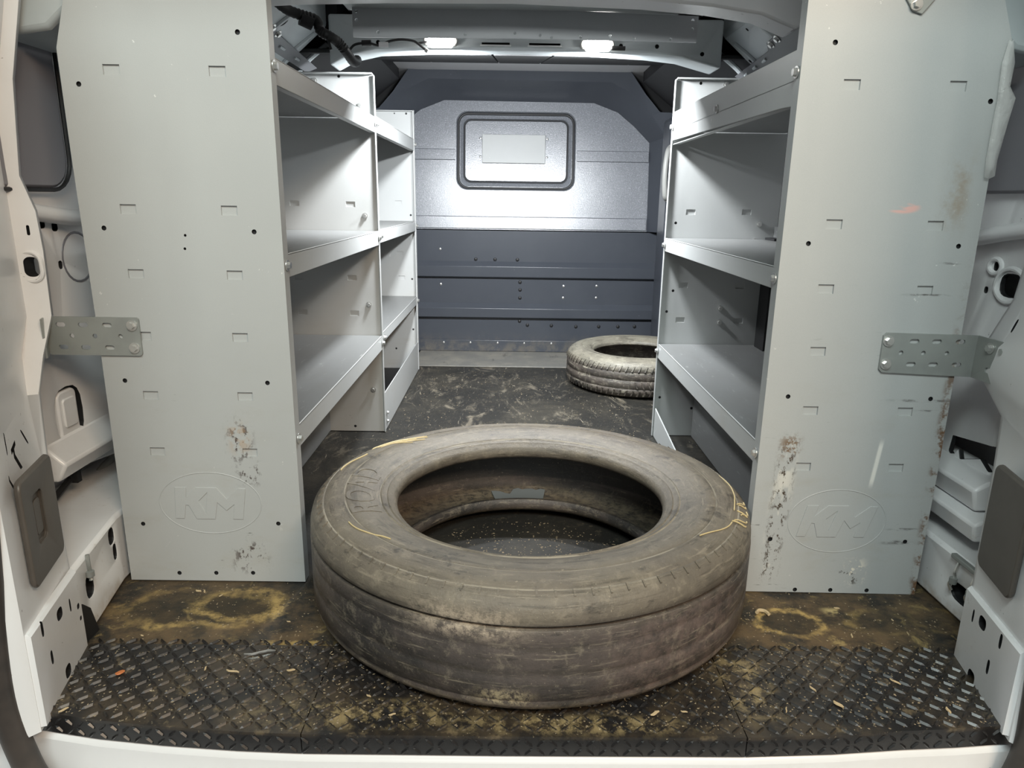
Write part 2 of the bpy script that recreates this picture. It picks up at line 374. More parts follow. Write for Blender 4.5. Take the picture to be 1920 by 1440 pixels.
def bend(E, i, s, ax):
    x, y, z = E[i]
    if s < 0 and z > .48: return (-.889 if z < .95 else -.875 + (z - .95)*.25, min(y, 1.30) - .012, z)
    if s < 0 and z > .42: return (-.850, 1.20, z)
    return (ax + (x - ax)*.85, .898 + (y - .898)*.85, z)
def pillar(E, s, ax, name, label):
    bm = bmesh.new(); rows = []
    for i, (x, y, z) in enumerate(E):
        rows.append([(s*1.06, .875, z), (ax + s*.012, .885, z), (ax, .898, z), bend(E, i, s, ax), (x - s*.004, y - .012, z), (x, y, z), (x + s*.012, y + .008, z), (s*1.06, y + .03, z)])
    loft(bm, rows); return mk(name, bm, 'white', kind='structure', label=label, ang=50)
pl = pillar(EL, -1, -.70, 'trim_1', 'white painted rear door post beside the left bracket')
pr = pillar(ER, 1, .77, 'trim_2', 'white painted rear door post beside the angled right bracket')
def on_face(ax, ex, ey, y): return ax + (ex - ax)*(y - .898)/(ey - .898)
# holes in the posts (drilled along X)
HL = [(1.003, .122, .011, .010), (1.0, .018, .011, .011), (.939, .137, .004, .013), (1.045, .111, .003, .012), (.954, .077, .004, .012), (1.075, .09, .005, .005), (1.078, .065, .004, .004)]
HR = [(1.02, .113, .012, .011), (1.021, .009, .012, .012), (1.052, .106, .003, .012), (.96, .120, .004, .013), (.979, .06, .004, .013)]
bm = bmesh.new()
def slotX(bm, y, z, hy, hz, x0, x1, n=16, tilt=0):
    pts = []
    for i in range(n):
        a = 2*math.pi*i/n; u, v = hy*math.copysign(abs(math.cos(a))**.7, math.cos(a)), hz*math.copysign(abs(math.sin(a))**.7, math.sin(a))
        pts.append((y + u*math.cos(tilt) - v*math.sin(tilt), z + u*math.sin(tilt) + v*math.cos(tilt)))
    prism(bm, pts, 'X', x0, x1)
prism(bm, rrect(-.881, -.856, .628, .664, .011), 'Y', 1.276, 1.36); prism(bm, rrect(-.868, -.863, .702, .720, .0024, 3), 'Y', 1.276, 1.36)
slotX(bm, .99, .415, .003, .018, -.80, -.60); slotX(bm, 1.10, .388, .003, .012, -.86, -.60)
prism(bm, [(1.015, .397), (1.05, .400), (1.05, .392), (1.037, .390), (1.037, .36), (1.027, .36), (1.027, .389), (1.015, .388)], 'X', -.80, -.60)
slotX(bm, .975, .355, .003, .016, -.80, -.60)
for y, z, hy, hz in HL: slotX(bm, y, z, hy, hz, -.80, -.62)
cut(pl, bm, 'dark')
bm = bmesh.new(); slotX(bm, 1.215, .575, .004, .012, .75, .98); 
for y, z, hy, hz in HR: slotX(bm, y, z, hy, hz, .70, .87)
cut(pr, bm, 'dark')
bm = bmesh.new(); tube(bm, [(x, 1.294, z) for x, z in rrect(-.890, -.851, .620, .672, .018)], .004, 8, 1, True); mk('pressed_ring', bm, 'white', pl)
# lower corner covers on the posts
def corner_cover(parent, s, a, b, zt, holes, label):
    (ax, ay), (bx, by) = a, b
    bm = bmesh.new(); rows = []
    for z, g in ((-.005, .007), (zt - .004, .007), (zt, .003)):
        rows.append([(ax + s*.004, ay - .004, z), (ax - s*g, ay + .0, z), (bx - s*g, by, z), (bx + s*.006, by + .006, z)])
    loft(bm, rows); o = mk('corner_cover', bm, 'white', parent, label=label, ang=30)
    bm = bmesh.new()
    for y, z, hy, hz in holes: slotX(bm, y, z, hy, hz, min(ax, bx) - .004 if s < 0 else min(ax, bx) - .03, max(ax, bx) + .03 if s < 0 else max(ax, bx) + .004)
    return cut(o, bm, 'dark')
corner_cover(pl, -1, (-.70, .902), (-.745, 1.088), .152, HL, 'white lower corner cover with slots and round holes')
corner_cover(pr, 1, (.77, .905), (.806, 1.088), .140, HR, 'white lower corner cover with slots and round holes')

def side_wall(s, X, zone):
    nm = 'wall_left' if s < 0 else 'wall_right'
    out = X + s*.10
    bm = bmesh.new(); prism(bm, [(1.16, -.05), (3.66, -.05), (3.66, 1.36), (1.16, 1.36)], 'X', out, out + s*.02)
    wl = mk(nm, bm, 'white', kind='structure', label='white inner body side of the van')
    # inner stamped panel, open below
    bm = bmesh.new(); prism(bm, [(1.30, .232), (1.55, .195), (2.45, .195), (2.45, 1.05), (1.30, 1.05)], 'X', X, X + s*.012)
    ip = mk('inner_panel', bm, 'white', wl, bevel=.004)
    # sill box along the floor
    bm = bmesh.new()
    if s < 0: prism(bm, [(-.747, 1.094), (-.789, 1.31), (-.789, 2.45), (-1.0, 2.45), (-1.0, 1.094)], 'Z', 0, .148)
    else: prism(bm, [(.874, 1.095), (.869, 1.32), (.869, 2.30), (1.04, 2.30), (1.04, 1.095)], 'Z', 0, .125)
    sb = mk('sill_box', bm, 'white', wl, bevel=.008)
    bm = bmesh.new()
    if s < 0:
        slotX(bm, 1.150, .085, .016, .022, -.81, -.72); slotX(bm, 1.272, .121, .013, .016, -.82, -.76); slotX(bm, 1.280, .083, .008, .016, -.82, -.76)
    else: slotX(bm, 1.200, .055, .030, .017, .84, .91)
    cut(sb, bm, 'dark')
    # sloping side rail under the roof
    bm = bmesh.new(); c = .035
    if s < 0: pts = [(-.55, 1.26), (-.80, 1.05), (-.93, 1.03), (-.93, 1.33), (-.55, 1.33)]
    else: pts = [(.62, 1.25), (.87, 1.04), (.96, 1.02), (.96, 1.33), (.62, 1.33)]
    prism(bm, pts, 'Y', 1.33, 2.285); rl = mk('side_rail', bm, 'primer', wl, bevel=.01)
    bm = bmesh.new()
    N = Vector((.21, 0, -.25)).normalized() if s < 0 else Vector((-.21, 0, -.25)).normalized()
    for px, py, pz, r in (((-.60, 2.03, 1.217, .016), (-.598, 2.26, 1.22, .004), (-.604, 2.35, 1.215, .006), (-.575, 2.357, 1.239, .005), (-.57, 1.8, 1.243, .012)) if s < 0 else ((.633, 2.40, 1.239, .011), (.703, 2.26, 1.18, .006), (.640, 2.11, 1.233, .005), (.615, 1.72, 1.254, .016), (.66, 2.32, 1.216, .005))):
        cyl(bm, Vector((px, py, pz)) + N*.02, -N, r, .05, 12)
    cut(rl, bm, 'dark')
    bm = bmesh.new()                                     # pressed beads on the rail
    for y0 in (1.55, 1.78, 2.02, 2.24, 2.40):
        a = Vector((-.58, y0, 1.235)) if s < 0 else Vector((.65, y0, 1.225)); b = Vector((-.76, y0 - .05, 1.084)) if s < 0 else Vector((.83, y0 - .05, 1.074))
        tube(bm, [a, a.lerp(b, .3), a.lerp(b, .6) + Vector((0, .03, 0)), b], .008, 8, 5)
    mk('pressed_bead', bm, 'primer', rl)
    return wl, ip
wl, ipl = side_wall(-1, -.90, 0)
wr, ipr = side_wall(1, .95, 0)
bm = bmesh.new()
for y, z, a, b in ((1.387, .718, .010, .008), (1.426, .711, .009, .008), (1.427, .637, .006, .008)): slotX(bm, y, z, a, b, -.93, -.88)
slotX(bm, 1.385, .338, .045, .058, -.93, -.895)
cut(ipl, bm, 'dark')
bm = bmesh.new()
for y, z, a, b in ((1.388, .663, .007, .008), (1.338, .631, .030, .022), (1.406, .615, .005, .006)): slotX(bm, y, z, a, b, .93, .98)
prism(bm, [(1.425, .302), (1.29, .322), (1.22, .33), (1.22, .268), (1.30, .268), (1.33, .285), (1.39, .262), (1.40, .282), (1.415, .258), (1.43, .266)], 'X', .93, .98)
cut(ipr, bm, 'dark')
# hatch plate, window blanks, pressed rings
bm = bmesh.new(); prism(bm, rrect(1.355, 1.418, .288, .388, .014), 'X', -.902, -.915); mk('hatch_plate', bm, 'white', wl, bevel=.004)
bm = bmesh.new(); prism(bm, rrect(1.366, 1.408, .312, .372, .008), 'X', -.898, -.903); mk('hatch_rib', bm, 'white', wl, bevel=.002)
bm = bmesh.new(); prism(bm, rrect(1.20, 1.475, .785, 1.12, .06), 'X', -.885, -.902); wbL = mk('window_blank', bm, 'shadepaint', wl, bevel=.006, label='blanked side window panel with shade painted into its grey')
bm = bmesh.new(); tube(bm, [(-.884, y, z) for y, z in rrect(1.20, 1.478, .782, 1.12, .062)], .004, 6, 1, True); mk('window_seal', bm, 'black', wbL)
bm = bmesh.new(); tube(bm, [(-.89, 1.30, .748), (-.885, 1.40, .735), (-.885, 1.48, .728), (-.885, 1.56, .735)], .016, 10); mk('pressed_bead', bm, 'white', wl)
bm = bmesh.new(); tube(bm, [(-.901, 1.487 + .052*math.cos(a*math.pi/12), .648 + .05*math.sin(a*math.pi/12)) for a in range(24)], .003, 6, 1, True); mk('pressed_ring', bm, 'shadepaint', wl)
bm = bmesh.new(); prism(bm, rrect(1.24, 1.56, .80, 1.12, .06), 'X', .935, .952); wbR = mk('window_blank', bm, 'shadepaint', wr, bevel=.006, label='blanked side window panel with shade painted into its grey')
bm = bmesh.new(); tube(bm, [(.938, 1.26, .742), (.935, 1.36, .728), (.935, 1.46, .712), (.938, 1.56, .715)], .016, 10); mk('pressed_bead', bm, 'white', wr)
for (y, z, r) in ((1.388, .663, .018), (1.338, .631, .040)):
    bm = bmesh.new(); tube(bm, [(.949, y + r*math.cos(a*math.pi/10), z + r*.8*math.sin(a*math.pi/10)) for a in range(20)], .005, 8, 1, True); mk('pressed_ring', bm, 'white', wr)
# ledge between the panel and the sill, each side
bm = bmesh.new(); prism(bm, [(-.86, .262), (-.90, .30), (-.96, .30), (-.96, .225), (-.88, .225)], 'Y', 1.29, 2.3); mk('ledge', bm, 'white', wl, bevel=.006)
bm = bmesh.new(); prism(bm, [(.90, .245), (.93, .262), (1.0, .262), (1.0, .205), (.91, .20)], 'Y', 1.26, 2.3); mk('ledge', bm, 'white', wr, bevel=.006)
bm = bmesh.new(); prism(bm, [(.885, .19), (.90, .198), (1.0, .198), (1.0, .158), (.89, .155)], 'Y', 1.22, 2.3); mk('ledge', bm, 'white', wr, bevel=.005)

# roof ------------------------------------------------------------
bm = bmesh.new(); box(bm, -1.06, 1.08, 1.16, 3.80, 1.345, 1.365); ceil = mk('ceiling', bm, 'white', kind='structure', label='white van roof skin above the bows')
bm = bmesh.new(); box(bm, -1.06, 1.08, .88, 1.20, 1.42, 1.50); mk('trim_3', bm, 'white', kind='structure', label='white header over the rear opening')
def bow(name, prof, y0, y1, ztop, mat, label):
    bm = bmesh.new(); prism(bm, prof + [(prof[-1][0], ztop), (prof[0][0], ztop)], 'Y', y0, y1)
    return mk(name, bm, mat, kind='structure', bevel=.006, label=label)
b1 = bow('trim_4', [(-.66, 1.20), (-.50, 1.210), (-.30, 1.216), (0, 1.219), (.30, 1.211), (.45, 1.2), (.56, 1.185), (.64, 1.155), (.70, 1.19)], 1.74, 1.83, 1.345, 'white', 'white roof bow across the rear of the van')
bm = bmesh.new()
for x in (.26, .33, .425, .545, .56): cyl(bm, (x, 1.69, 1.235 if x < .5 else 1.222), (0, 1, 0), .0045, .03, 10)
cut(b1, bm, 'dark')
bm = bmesh.new(); box(bm, -.42, .42, 1.86, 1.98, 1.236, 1.256); bf = mk('trim_5', bm, 'primer', kind='structure', label='slotted flange behind the rear roof bow')
bm = bmesh.new()
for x0, x1 in ((-.335, -.285), (-.21, -.13), (-.10, -.04), (.02, .09), (.155, .235), (.30, .35)): box(bm, x0, x1, 1.85, 1.93, 1.240, 1.251)
cut(bf, bm, 'dark')
b2 = bow('trim_6', [(-.518, 1.136), (-.463, 1.164), (-.389, 1.180), (-.185, 1.189), (.046, 1.191), (.231, 1.187), (.389, 1.180), (.481, 1.171), (.592, 1.143)], 2.165, 2.275, 1.27, 'primer', 'grey roof bow carrying the two lamps')
bm = bmesh.new()
for x0, x1 in ((-.088, -.009), (.046, .134)): box(bm, x0, x1, 2.15, 2.185, 1.195, 1.202)
for x in (-.38, .305, .407, .536): cyl(bm, (x, 2.15, 1.198 if x < .5 else 1.180), (0, 1, 0), .006, .03, 10)
cut(b2, bm, 'dark')
for x0, x1 in ((-.088, -.009), (.046, .134)):
    bm = bmesh.new(); prism(bm, rrect(x0 - .004, x1 + .004, 1.1925, 1.1955, .001, 2), 'Y', 2.160, 2.167); mk('slot_lip', bm, 'zinc', b2)
# headliner panels towards the cab
hl = thing('headliner', (0, 2.9, 1.3), 'grey headliner panels between the lamps and the bulkhead', 'headliner')
for x0, x1 in ((-.72, -.355), (-.351, -.062), (-.058, .118), (.122, .50), (.504, .80)):
    bm = bmesh.new(); dk = 'dark' if x0 < -.6 or x0 > .5 else 'liner'
    prism(bm, [(2.285, 1.190), (3.50, 1.372), (3.50, 1.384), (2.285, 1.202)], 'X', x0, x1); mk('headliner_panel', bm, dk, hl, bevel=.003)
# dark cab-side trim closing the front corners
for s in (-1, 1):
    X0, X1 = (-.985, -.80) if s < 0 else (.90, 1.045)
    bm = bmesh.new(); prism(bm, [(2.31, .0), (3.80, .0), (3.80, 1.36), (2.31, 1.36)], 'X', X0, X1); mk('trim_7' if s < 0 else 'trim_8', bm, 'dark', kind='structure', label='dark side trim ahead of the shelving')
    bm = bmesh.new(); prism(bm, [(s*.56 + .04, 1.30), (s*.80 + .04, 1.12), (s*.95 + .04, 1.10), (s*.95 + .04, 1.344), (s*.56 + .04, 1.344)], 'Y', 2.29, 3.48); mk('trim_9' if s < 0 else 'trim_10', bm, 'dark', kind='structure', label='dark roof corner trim ahead of the lamps')

bm = bmesh.new(); box(bm, -1.06, 1.08, 3.78, 3.80, -.03, 1.37); mk('trim_18', bm, 'dark', kind='structure', label='dark cab space beyond the bulkhead')
# bulkhead ---------------------------------------------------------
bm = bmesh.new(); box(bm, -.98, 1.04, 3.60, 3.64, 0, .62)
bh = mk('wall_back', bm, 'bulklow', kind='structure', label='charcoal moulded bulkhead between cargo space and cab')
for z0, z1 in ((.386, .470), (.180, .258)):
    bm = bmesh.new(); prism(bm, [(3.602, z0 - .004), (3.576, z0 + .006), (3.576, z1 - .026), (3.602, z1)], 'X', -.80, .93); mk('moulded_rib', bm, 'bulklow', bh, bevel=.002)
bm = bmesh.new(); box(bm, -.80, .93, 3.586, 3.602, .006, .066); mk('bottom_flange', bm, 'bulklow', bh, bevel=.003)
r0 = [(.68, .625), (.679, .95), (.677, 1.05), (.60, 1.125), (.517, 1.19), (.40, 1.232), (-.33, 1.236), (-.447, 1.19), (-.53, 1.125), (-.607, 1.05), (-.609, .95), (-.61, .625)]
r1 = [(.735, .625), (.735, .95), (.735, 1.07), (.655, 1.16), (.585, 1.245), (.46, 1.305), (-.39, 1.31), (-.515, 1.25), (-.585, 1.16), (-.665, 1.07), (-.665, .95), (-.665, .625)]
r2 = [(1.0, .625), (1.0, .95), (1.0, 1.165), (.69, 1.175), (.62, 1.25), (.535, 1.362), (-.465, 1.366), (-.55, 1.25), (-.62, 1.175), (-.93, 1.165), (-.93, .95), (-.93, .625)]
tilt = lambda z: 3.60 + (z - .625)*.12
bm = bmesh.new()
rings = [[bm.verts.new((x, tilt(z) if k == 0 else yy, z)) for x, z in rr] for k, (rr, yy) in enumerate(((r0, 0), (r1, 3.52), (r2, 3.485)))]
rings.append([bm.verts.new((v.co.x, 3.64, v.co.z)) for v in rings[2]])
for A, B in zip(rings, rings[1:]):
    for j in range(len(A) - 1): bm.faces.new((A[j], A[j + 1], B[j + 1], B[j]))
mk('upper_frame', bm, 'bulklow', bh, bevel=.006, ang=25)
# sloping textured upper panel with pressed window blank
WR = (-.272, .316, .815, 1.187)
ins = lambda d, r: rrect(WR[0] + d, WR[1] - d, WR[2] + d, WR[3] - d, r)
bm = bmesh.new(); fill(bm, [r0, ins(0, .055)], 'Y', 0)
seq = [(0, .055, 0), (.007, .050, .020), (.018, .044, .020), (.034, .036, .010), (.037, .034, .018), (.041, .032, .018), (.045, .030, .008)]
prev = None
for d, r, dep in seq:
    cur = [bm.verts.new((x, dep, z)) for x, z in ins(d, r)]
    if prev:
        n = len(cur)
        for j in range(n): bm.faces.new((prev[j], prev[(j + 1) % n], cur[(j + 1) % n], cur[j]))
    prev = cur
bm.faces.new(prev); bmesh.ops.remove_doubles(bm, verts=bm.verts, dist=1e-5)
for v in bm.verts: v.co.y += tilt(v.co.z)
up_p = mk('upper_panel', bm, 'bulk', bh, ang=30)
for d, r, rr, dep in ((.010, .047, .0065, .018), (.039, .033, .0028, .016)):   # black rings standing in for shadow in the window blank's grooves
    bm = bmesh.new(); tube(bm, [(x, tilt(z) + dep, z) for x, z in ins(d, r)], rr, 8, 1, True); mk('groove_shade_ring', bm, 'black', up_p)
def bead(x0, x1, z0, z1, h=.010):
    bm = bmesh.new(); prism(bm, [(tilt(z0) + .002, z0), (tilt(z0) - h, z0 + .004), (tilt(z1) - h, z1 - .004), (tilt(z1) + .002, z1)], 'X', x0, x1); mk('pressed_band', bm, 'bulk', up_p)
bead(-.605, -.278, .955, 1.010); bead(.322, .675, .955, 1.010); bead(-.605, .675, .628, .690)
bm = bmesh.new(); prism(bm, [(tilt(.945) - .004, .945), (tilt(.945) + .006, .945), (tilt(1.08) + .006, 1.08), (tilt(1.08) - .004, 1.08)], 'X', -.144, .166); mk('blanking_plate', bm, 'powder', up_p, bevel=.002, label='plain grey rectangular plate riveted to the window blank')
for x in (-.153, .175):
    for z in (.975, 1.062): rivet(up_p, (x, tilt(z) + .007, z), (0, -1, .2), .006, 'zinc')
for x, z in ((-.173, .478), (-.076, .478), (.037, .478), (.052, .365), (.053, .326), (.053, .285), (.053, .165), (.094, .145), (.218, .144), (.345, .140), (.463, .142), (.562, .143), (.648, .145)):
    rivet(bh, (x, 3.599, z), (0, -1, 0), .009, 'black', 'black_plug')
for x, z in ((-.352, .526), (-.351, .350), (.275, .348), (.443, .351), (.274, .288), (.443, .291)): rivet(bh, (x, 3.599, z), (0, -1, 0), .007, 'zinc')
for x in (-.338, -.2, -.059, .079, .22): rivet(bh, (x, 3.585, .052), (0, -1, 0), .006, 'zinc')
for x in (-.16, -.10, -.02, .06, .14, .25): rivet(bh, (x, 3.4835, 1.352), (0, -1, 0), .004, 'bulklow')
# grab handle and socket plate on the side-door pillar
bm = bmesh.new(); box(bm, .705, .90, 3.30, 3.48, 0, 1.14); pv = mk('trim_11', bm, 'bulklow', kind='structure', bevel=.02, label='charcoal side door pillar trim beside the bulkhead')
t_ = thing('grab_handle', (.69, 3.27, .80), 'light grey grab handle on the side door pillar', 'handle')
bm = bmesh.new(); tube(bm, [(.705, 3.298, 1.005), (.69, 3.265, .985), (.682, 3.255, .93), (.682, 3.255, .86), (.69, 3.265, .80), (.705, 3.298, .785)], .012, 10); mk('grip', bm, 'plasticgrey', t_)
for z in (1.005, .785): bm = bmesh.new(); cyl(bm, (.712, 3.300, z), (0, -1, 0), .016, .012, 12); mk('mounting_foot', bm, 'plasticgrey', t_)
t_ = thing('lock_sign', (.715, 3.298, .73), 'small black key symbol plate below the grab handle', 'sign')
bm = bmesh.new(); box(bm, .706, .748, 3.291, 3.299, .716, .768); mk('plate', bm, 'black', t_, bevel=.001)
bm = bmesh.new(); cyl(bm, (.724, 3.291, .752), (0, -1, 0), .006, .0015, 14); box(bm, .7225, .7255, 3.2895, 3.291, .730, .750); box(bm, .7255, .729, 3.2895, 3.291, .733, .736); box(bm, .716, .734, 3.2895, 3.291, .722, .7245); mk('key_symbol', bm, 'plasticgrey', t_)

# bumper, seals, outer body -----------------------------------------
front = [(-.735, .925), (-.62, .905), (-.516, .893), (-.40, .884), (-.30, .880), (0, .8795), (.365, .882), (.50, .889), (.613, .900), (.70, .906), (.785, .915)]
bm = bmesh.new(); prism(bm, [(-1.08, .91)] + [(x, y - .002) for x, y in front] + [(1.10, .90), (1.10, 1.085), (-1.08, 1.085)], 'Z', -.40, -.031); mk('trim_12', bm, 'white', kind='structure', bevel=.012, label='white rear sill below the tread plate')
bm = bmesh.new(); prism(bm, [(-1.08, .80), (-.66, .79), (0, .775), (.72, .79), (1.10, .80), (1.10, .90), (-1.08, .90)], 'Z', -.42, -.10); mk('trim_13', bm, 'white', kind='structure', bevel=.02, label='white bumper ledge along the bottom')
for s, pts, nm, lb in ((-1, [(-.655, .885, 1.25), (-.675, .885, .80), (-.71, .885, .42), (-.727, .885, .23), (-.737, .885, .06), (-.722, .885, -.05), (-.70, .885, -.11), (-.66, .885, -.16)], 'trim_14', 'worn dark rubber door seal on the left post'),
                       (1, [(.735, .885, 1.25), (.75, .885, .80), (.772, .885, .42), (.778, .885, .20), (.787, .885, .06), (.788, .885, -.03), (.765, .885, -.11), (.73, .885, -.16)], 'trim_15', 'worn dark rubber door seal on the right post')):
    bm = bmesh.new(); tube(bm, pts, .019, 12); mk(nm, bm, 'seal', kind='structure', label=lb)
for s in (-1, 1):
    bm = bmesh.new(); box(bm, *((-1.2, -.745) if s < 0 else (.80, 1.25)), .868, .874, .05, 1.4); mk('trim_16' if s < 0 else 'trim_17', bm, 'white', kind='structure', label='white outer body edge outside the door seal')

# ================================================================ THINGS
# tread plate: three sections with raised lozenges
tp = thing('tread_plate', (.03, .98, 0), 'black diamond tread plate step across the rear sill', 'step plate')
def fy(x):
    for (x0, y0), (x1, y1) in zip(front, front[1:]):
        if x0 <= x <= x1: return y0 + (y1 - y0)*(x - x0)/(x1 - x0)
    return front[0][1] if x < 0 else front[-1][1]
cuts = [-.735, -.302, .364, .79]
for i in range(3):
    a, b = cuts[i] + (.0008 if i else 0), cuts[i + 1] - (.0008 if i < 2 else 0)
    xs = [a] + [x for x, _ in front if a < x < b] + [b]
    back = [(b, 1.094), (a, 1.094)]
    if i == 0: back = [(b, 1.094), (-.742, 1.094)]
    if i == 2: back = [(.803, 1.094), (a, 1.094)]
    bm = bmesh.new(); prism(bm, [(x, fy(x)) for x in xs] + back, 'Z', -.0305, .004)
    mk('plate_section', bm, 'plate', tp)
bm = bmesh.new()
def lozenge(bm, c, u, v, n, L, W, H):
    c = Vector(c)
    P = [c + u*L, c + u*L*.45 + v*W, c - u*L*.45 + v*W, c - u*L, c - u*L*.45 - v*W, c + u*L*.45 - v*W, c + u*L*.6 + n*H, c - u*L*.6 + n*H]
    faces(bm, P, [(0, 1, 6), (1, 2, 7, 6), (2, 3, 7), (3, 4, 7), (4, 5, 6, 7), (5, 0, 6)])
st = .0185
for i in range(-42, 46):
    for j in range(-1, 13):
        x, y = i*st, 1.082 - j*st
        if y < fy(x) + .006 or x < -.728 + (y - .93)*-.05 or x > .788: continue
        a = R(42) if (i + j) % 2 else R(-42)
        u = Vector((math.cos(a), math.sin(a), 0)); lozenge(bm, (x, y, .0038), u, Vector((-u.y, u.x, 0)), Vector((0, 0, 1)), .0112, .0029, .0034)
for i in range(-38, 42):
    for j in range(2):
        x, z = i*st + j*st*.0, -.0075 - j*.0155
        a = R(42) if (i + j) % 2 else R(-42)
        u = Vector((math.cos(a), 0, math.sin(a))); lozenge(bm, (x, fy(x) + .0004, z), u, Vector((-u.z, 0, u.x)), Vector((0, -1, 0)), .0090, .0027, .0030)
mk('raised_lozenges', bm, 'plate', tp, smooth=False, kind='stuff')
bm = bmesh.new()
for i in range(1500):
    x, y = random.uniform(-.72, .78), random.uniform(.90, 1.09)
    if y > fy(x) + .005: crumb(x, y, .004, random.uniform(.0006, .0019))
mk('grit', bm, 'crumb', tp, smooth=False, kind='stuff')

# shelving ------------------------------------------------------------
def end_panel(parent, outline, y0, th, pockets, holes, fl=None, mat='powder', pk=(.0145, .0085), depth=.0045):
    depth = min(depth, th*.6); bm = bmesh.new(); prism(bm, outline, 'Y', y0, y0 + th)
    o = mk('end_panel', bm, mat, parent, smooth=False)
    bm = bmesh.new()
    for x, z in pockets: box(bm, x - pk[0], x + pk[0], y0 - .01, y0 + depth, z - pk[1], z + pk[1])
    if pockets: cut(o, bm)
    bm = bmesh.new()
    for h in holes: cyl(bm, (h[0], y0 - .01, h[1]), (0, 1, 0), h[2] if len(h) > 2 else .0045, th + .009, 12)
    if holes: cut(o, bm, 'dark')  # blind holes, walls painted dark to stand in for shade
    if fl:
        x, z0, z1, s = fl; bm = bmesh.new(); box(bm, min(x, x - s*.002), max(x, x - s*.002), *((y0 + th, y0 + th + .022) if y0 < 2 else (y0 - .009, y0)), z0, z1); mk('edge_flange', bm, mat, o)
    return o
def tray(parent, xf, xb, y0, y1, z, lip, lipend=None):
    bm = bmesh.new(); s = 1 if xb > xf else -1
    box(bm, min(xf, xb), max(xf, xb), y0, y1, z - .003, z)
    o = mk('shelf', bm, 'shelf', parent, bevel=.001)
    bm = bmesh.new()
    pts = lipend or [(y0, z - lip), (y1, z - lip), (y1, z + .0005), (y0, z + .0005)]
    prism(bm, pts, 'X', xf, xf + s*.003); mk('front_lip', bm, 'powder', o, bevel=.001)
    bm = bmesh.new(); box(bm, min(xf + s*.003, xf + s*.018), max(xf + s*.003, xf + s*.018), y0 + .002, y1 - .002, pts[0][1] if not lipend else pts[1][1], (pts[0][1] if not lipend else pts[1][1]) + .002); mk('lip_return', bm, 'powder', o)
    bm = bmesh.new(); box(bm, min(xb, xb - s*.003), max(xb, xb - s*.003), y0, y1, z, z + .04); mk('back_lip', bm, 'shelf', o)
    return o
ROW = [.983, .75, .634, .517, .401, .286]
# left, beside the rear opening
U1 = thing('shelf_unit', (-.6, 1.8, 0), 'grey steel shelf unit with the left bracket bolted to its tall end panel', 'shelving', 'van shelf units')
pA = end_panel(U1, [(-.416, .003), (-.416, 1.20), (-.73, 1.20), (-.757, 1.09), (-.779, 1.016), (-.779, .84), (-.775, .5), (-.776, .003)], 1.31, .006,
    [(x, z) for z in ROW for x in (-.690, -.508)],
    [(-.749, .959), (-.468, 1.045), (-.738, .716), (-.466, .713), (-.592, .705, .0025), (-.595, .681, .0025), (-.736, .43), (-.463, .429), (-.737, .13), (-.463, .134), (-.675, .020), (-.599, .021), (-.523, .022)], (-.416, .003, 1.2, 1))
dvo = [(-.416, .003), (-.416, 1.128), (-.424, 1.138), (-.77, 1.138), (-.776, 1.12), (-.776, .003)]
end_panel(U1, dvo, 2.287, .004, [(-.68, .754), (-.504, .753), (-.509, .523), (-.506, .408), (-.675, .409), (-.68, .523)], [(-.523, 1.126), (-.52, .02), (-.60, .13)], (-.416, .003, 1.13, 1))
bm = bmesh.new(); box(bm, -.77, -.42, 2.268, 2.287, 1.131, 1.134); mk('top_flange', bm, 'powder', U1)
for z, lip in ((1.012, .045), (.672, .044), (.335, .046)): tray(U1, -.418, -.772, 1.316, 2.285, z, lip)
for z in (.995, .652, .312): bolt(U1, (-.415, 1.325, z), (1, 0, 0), .007); bolt(U1, (-.415, 2.276, z), (1, 0, 0), .007)
for x, z in ((-.597, 1.112), (-.462, 1.044), (-.46, .718), (-.458, .437), (-.454, .149)): bolt(U1, (x, 2.286, z), (0, -1, 0), .006)
bm = bmesh.new(); box(bm, -.77, -.60, 1.35, 2.28, 0, .16); mk('kick_panel', bm, 'shelf', U1, bevel=.01)
# left, ahead of it
U2 = thing('shelf_unit', (-.6, 2.75, 0), 'shorter grey steel shelf unit with an open bottom bin next to the bulkhead', 'shelving', 'van shelf units')
end_panel(U2, [(-.418, .003), (-.418, 1.10), (-.776, 1.10), (-.776, .003)], 2.2935, .004, [], [])
end_panel(U2, [(-.416, .003), (-.416, 1.133), (-.776, 1.133), (-.776, .003)], 3.19, .004, [(-.493, .752), (-.492, .533), (-.487, .425), (-.68, .752), (-.68, .533)], [(-.45, 1.12), (-.50, 1.12, .003), (-.44, .70), (-.44, .42), (-.44, .19), (-.52, .10)], (-.416, .003, 1.133, 1))
bm = bmesh.new(); box(bm, -.77, -.42, 3.172, 3.19, 1.128, 1.131); mk('top_flange', bm, 'powder', U2)
bm = bmesh.new(); box(bm, -.4215, -.4165, 3.172, 3.19, .13, 1.128); mk('side_flange', bm, 'powder', U2)
for z, lip in ((1.016, .047), (.675, .042), (.343, .034)): tray(U2, -.418, -.772, 2.2985, 3.188, z, lip)
for z in (.995, .655, .325): bolt(U2, (-.415, 2.305, z), (1, 0, 0), .007); bolt(U2, (-.415, 3.18, z), (1, 0, 0), .007)
bm = bmesh.new(); prism(bm, [(2.2985, .003), (3.188, .003), (3.188, .135), (2.2985, .135)], 'X', -.418, -.421); mk('bin_lip', bm, 'powder', U2, bevel=.001)
bm = bmesh.new(); box(bm, -.772, -.421, 2.2985, 3.188, .003, .008); mk('bin_floor', bm, 'dark', U2)
for z in (.03, .06): bolt(U2, (-.415, 2.32, z), (1, 0, 0), .005)
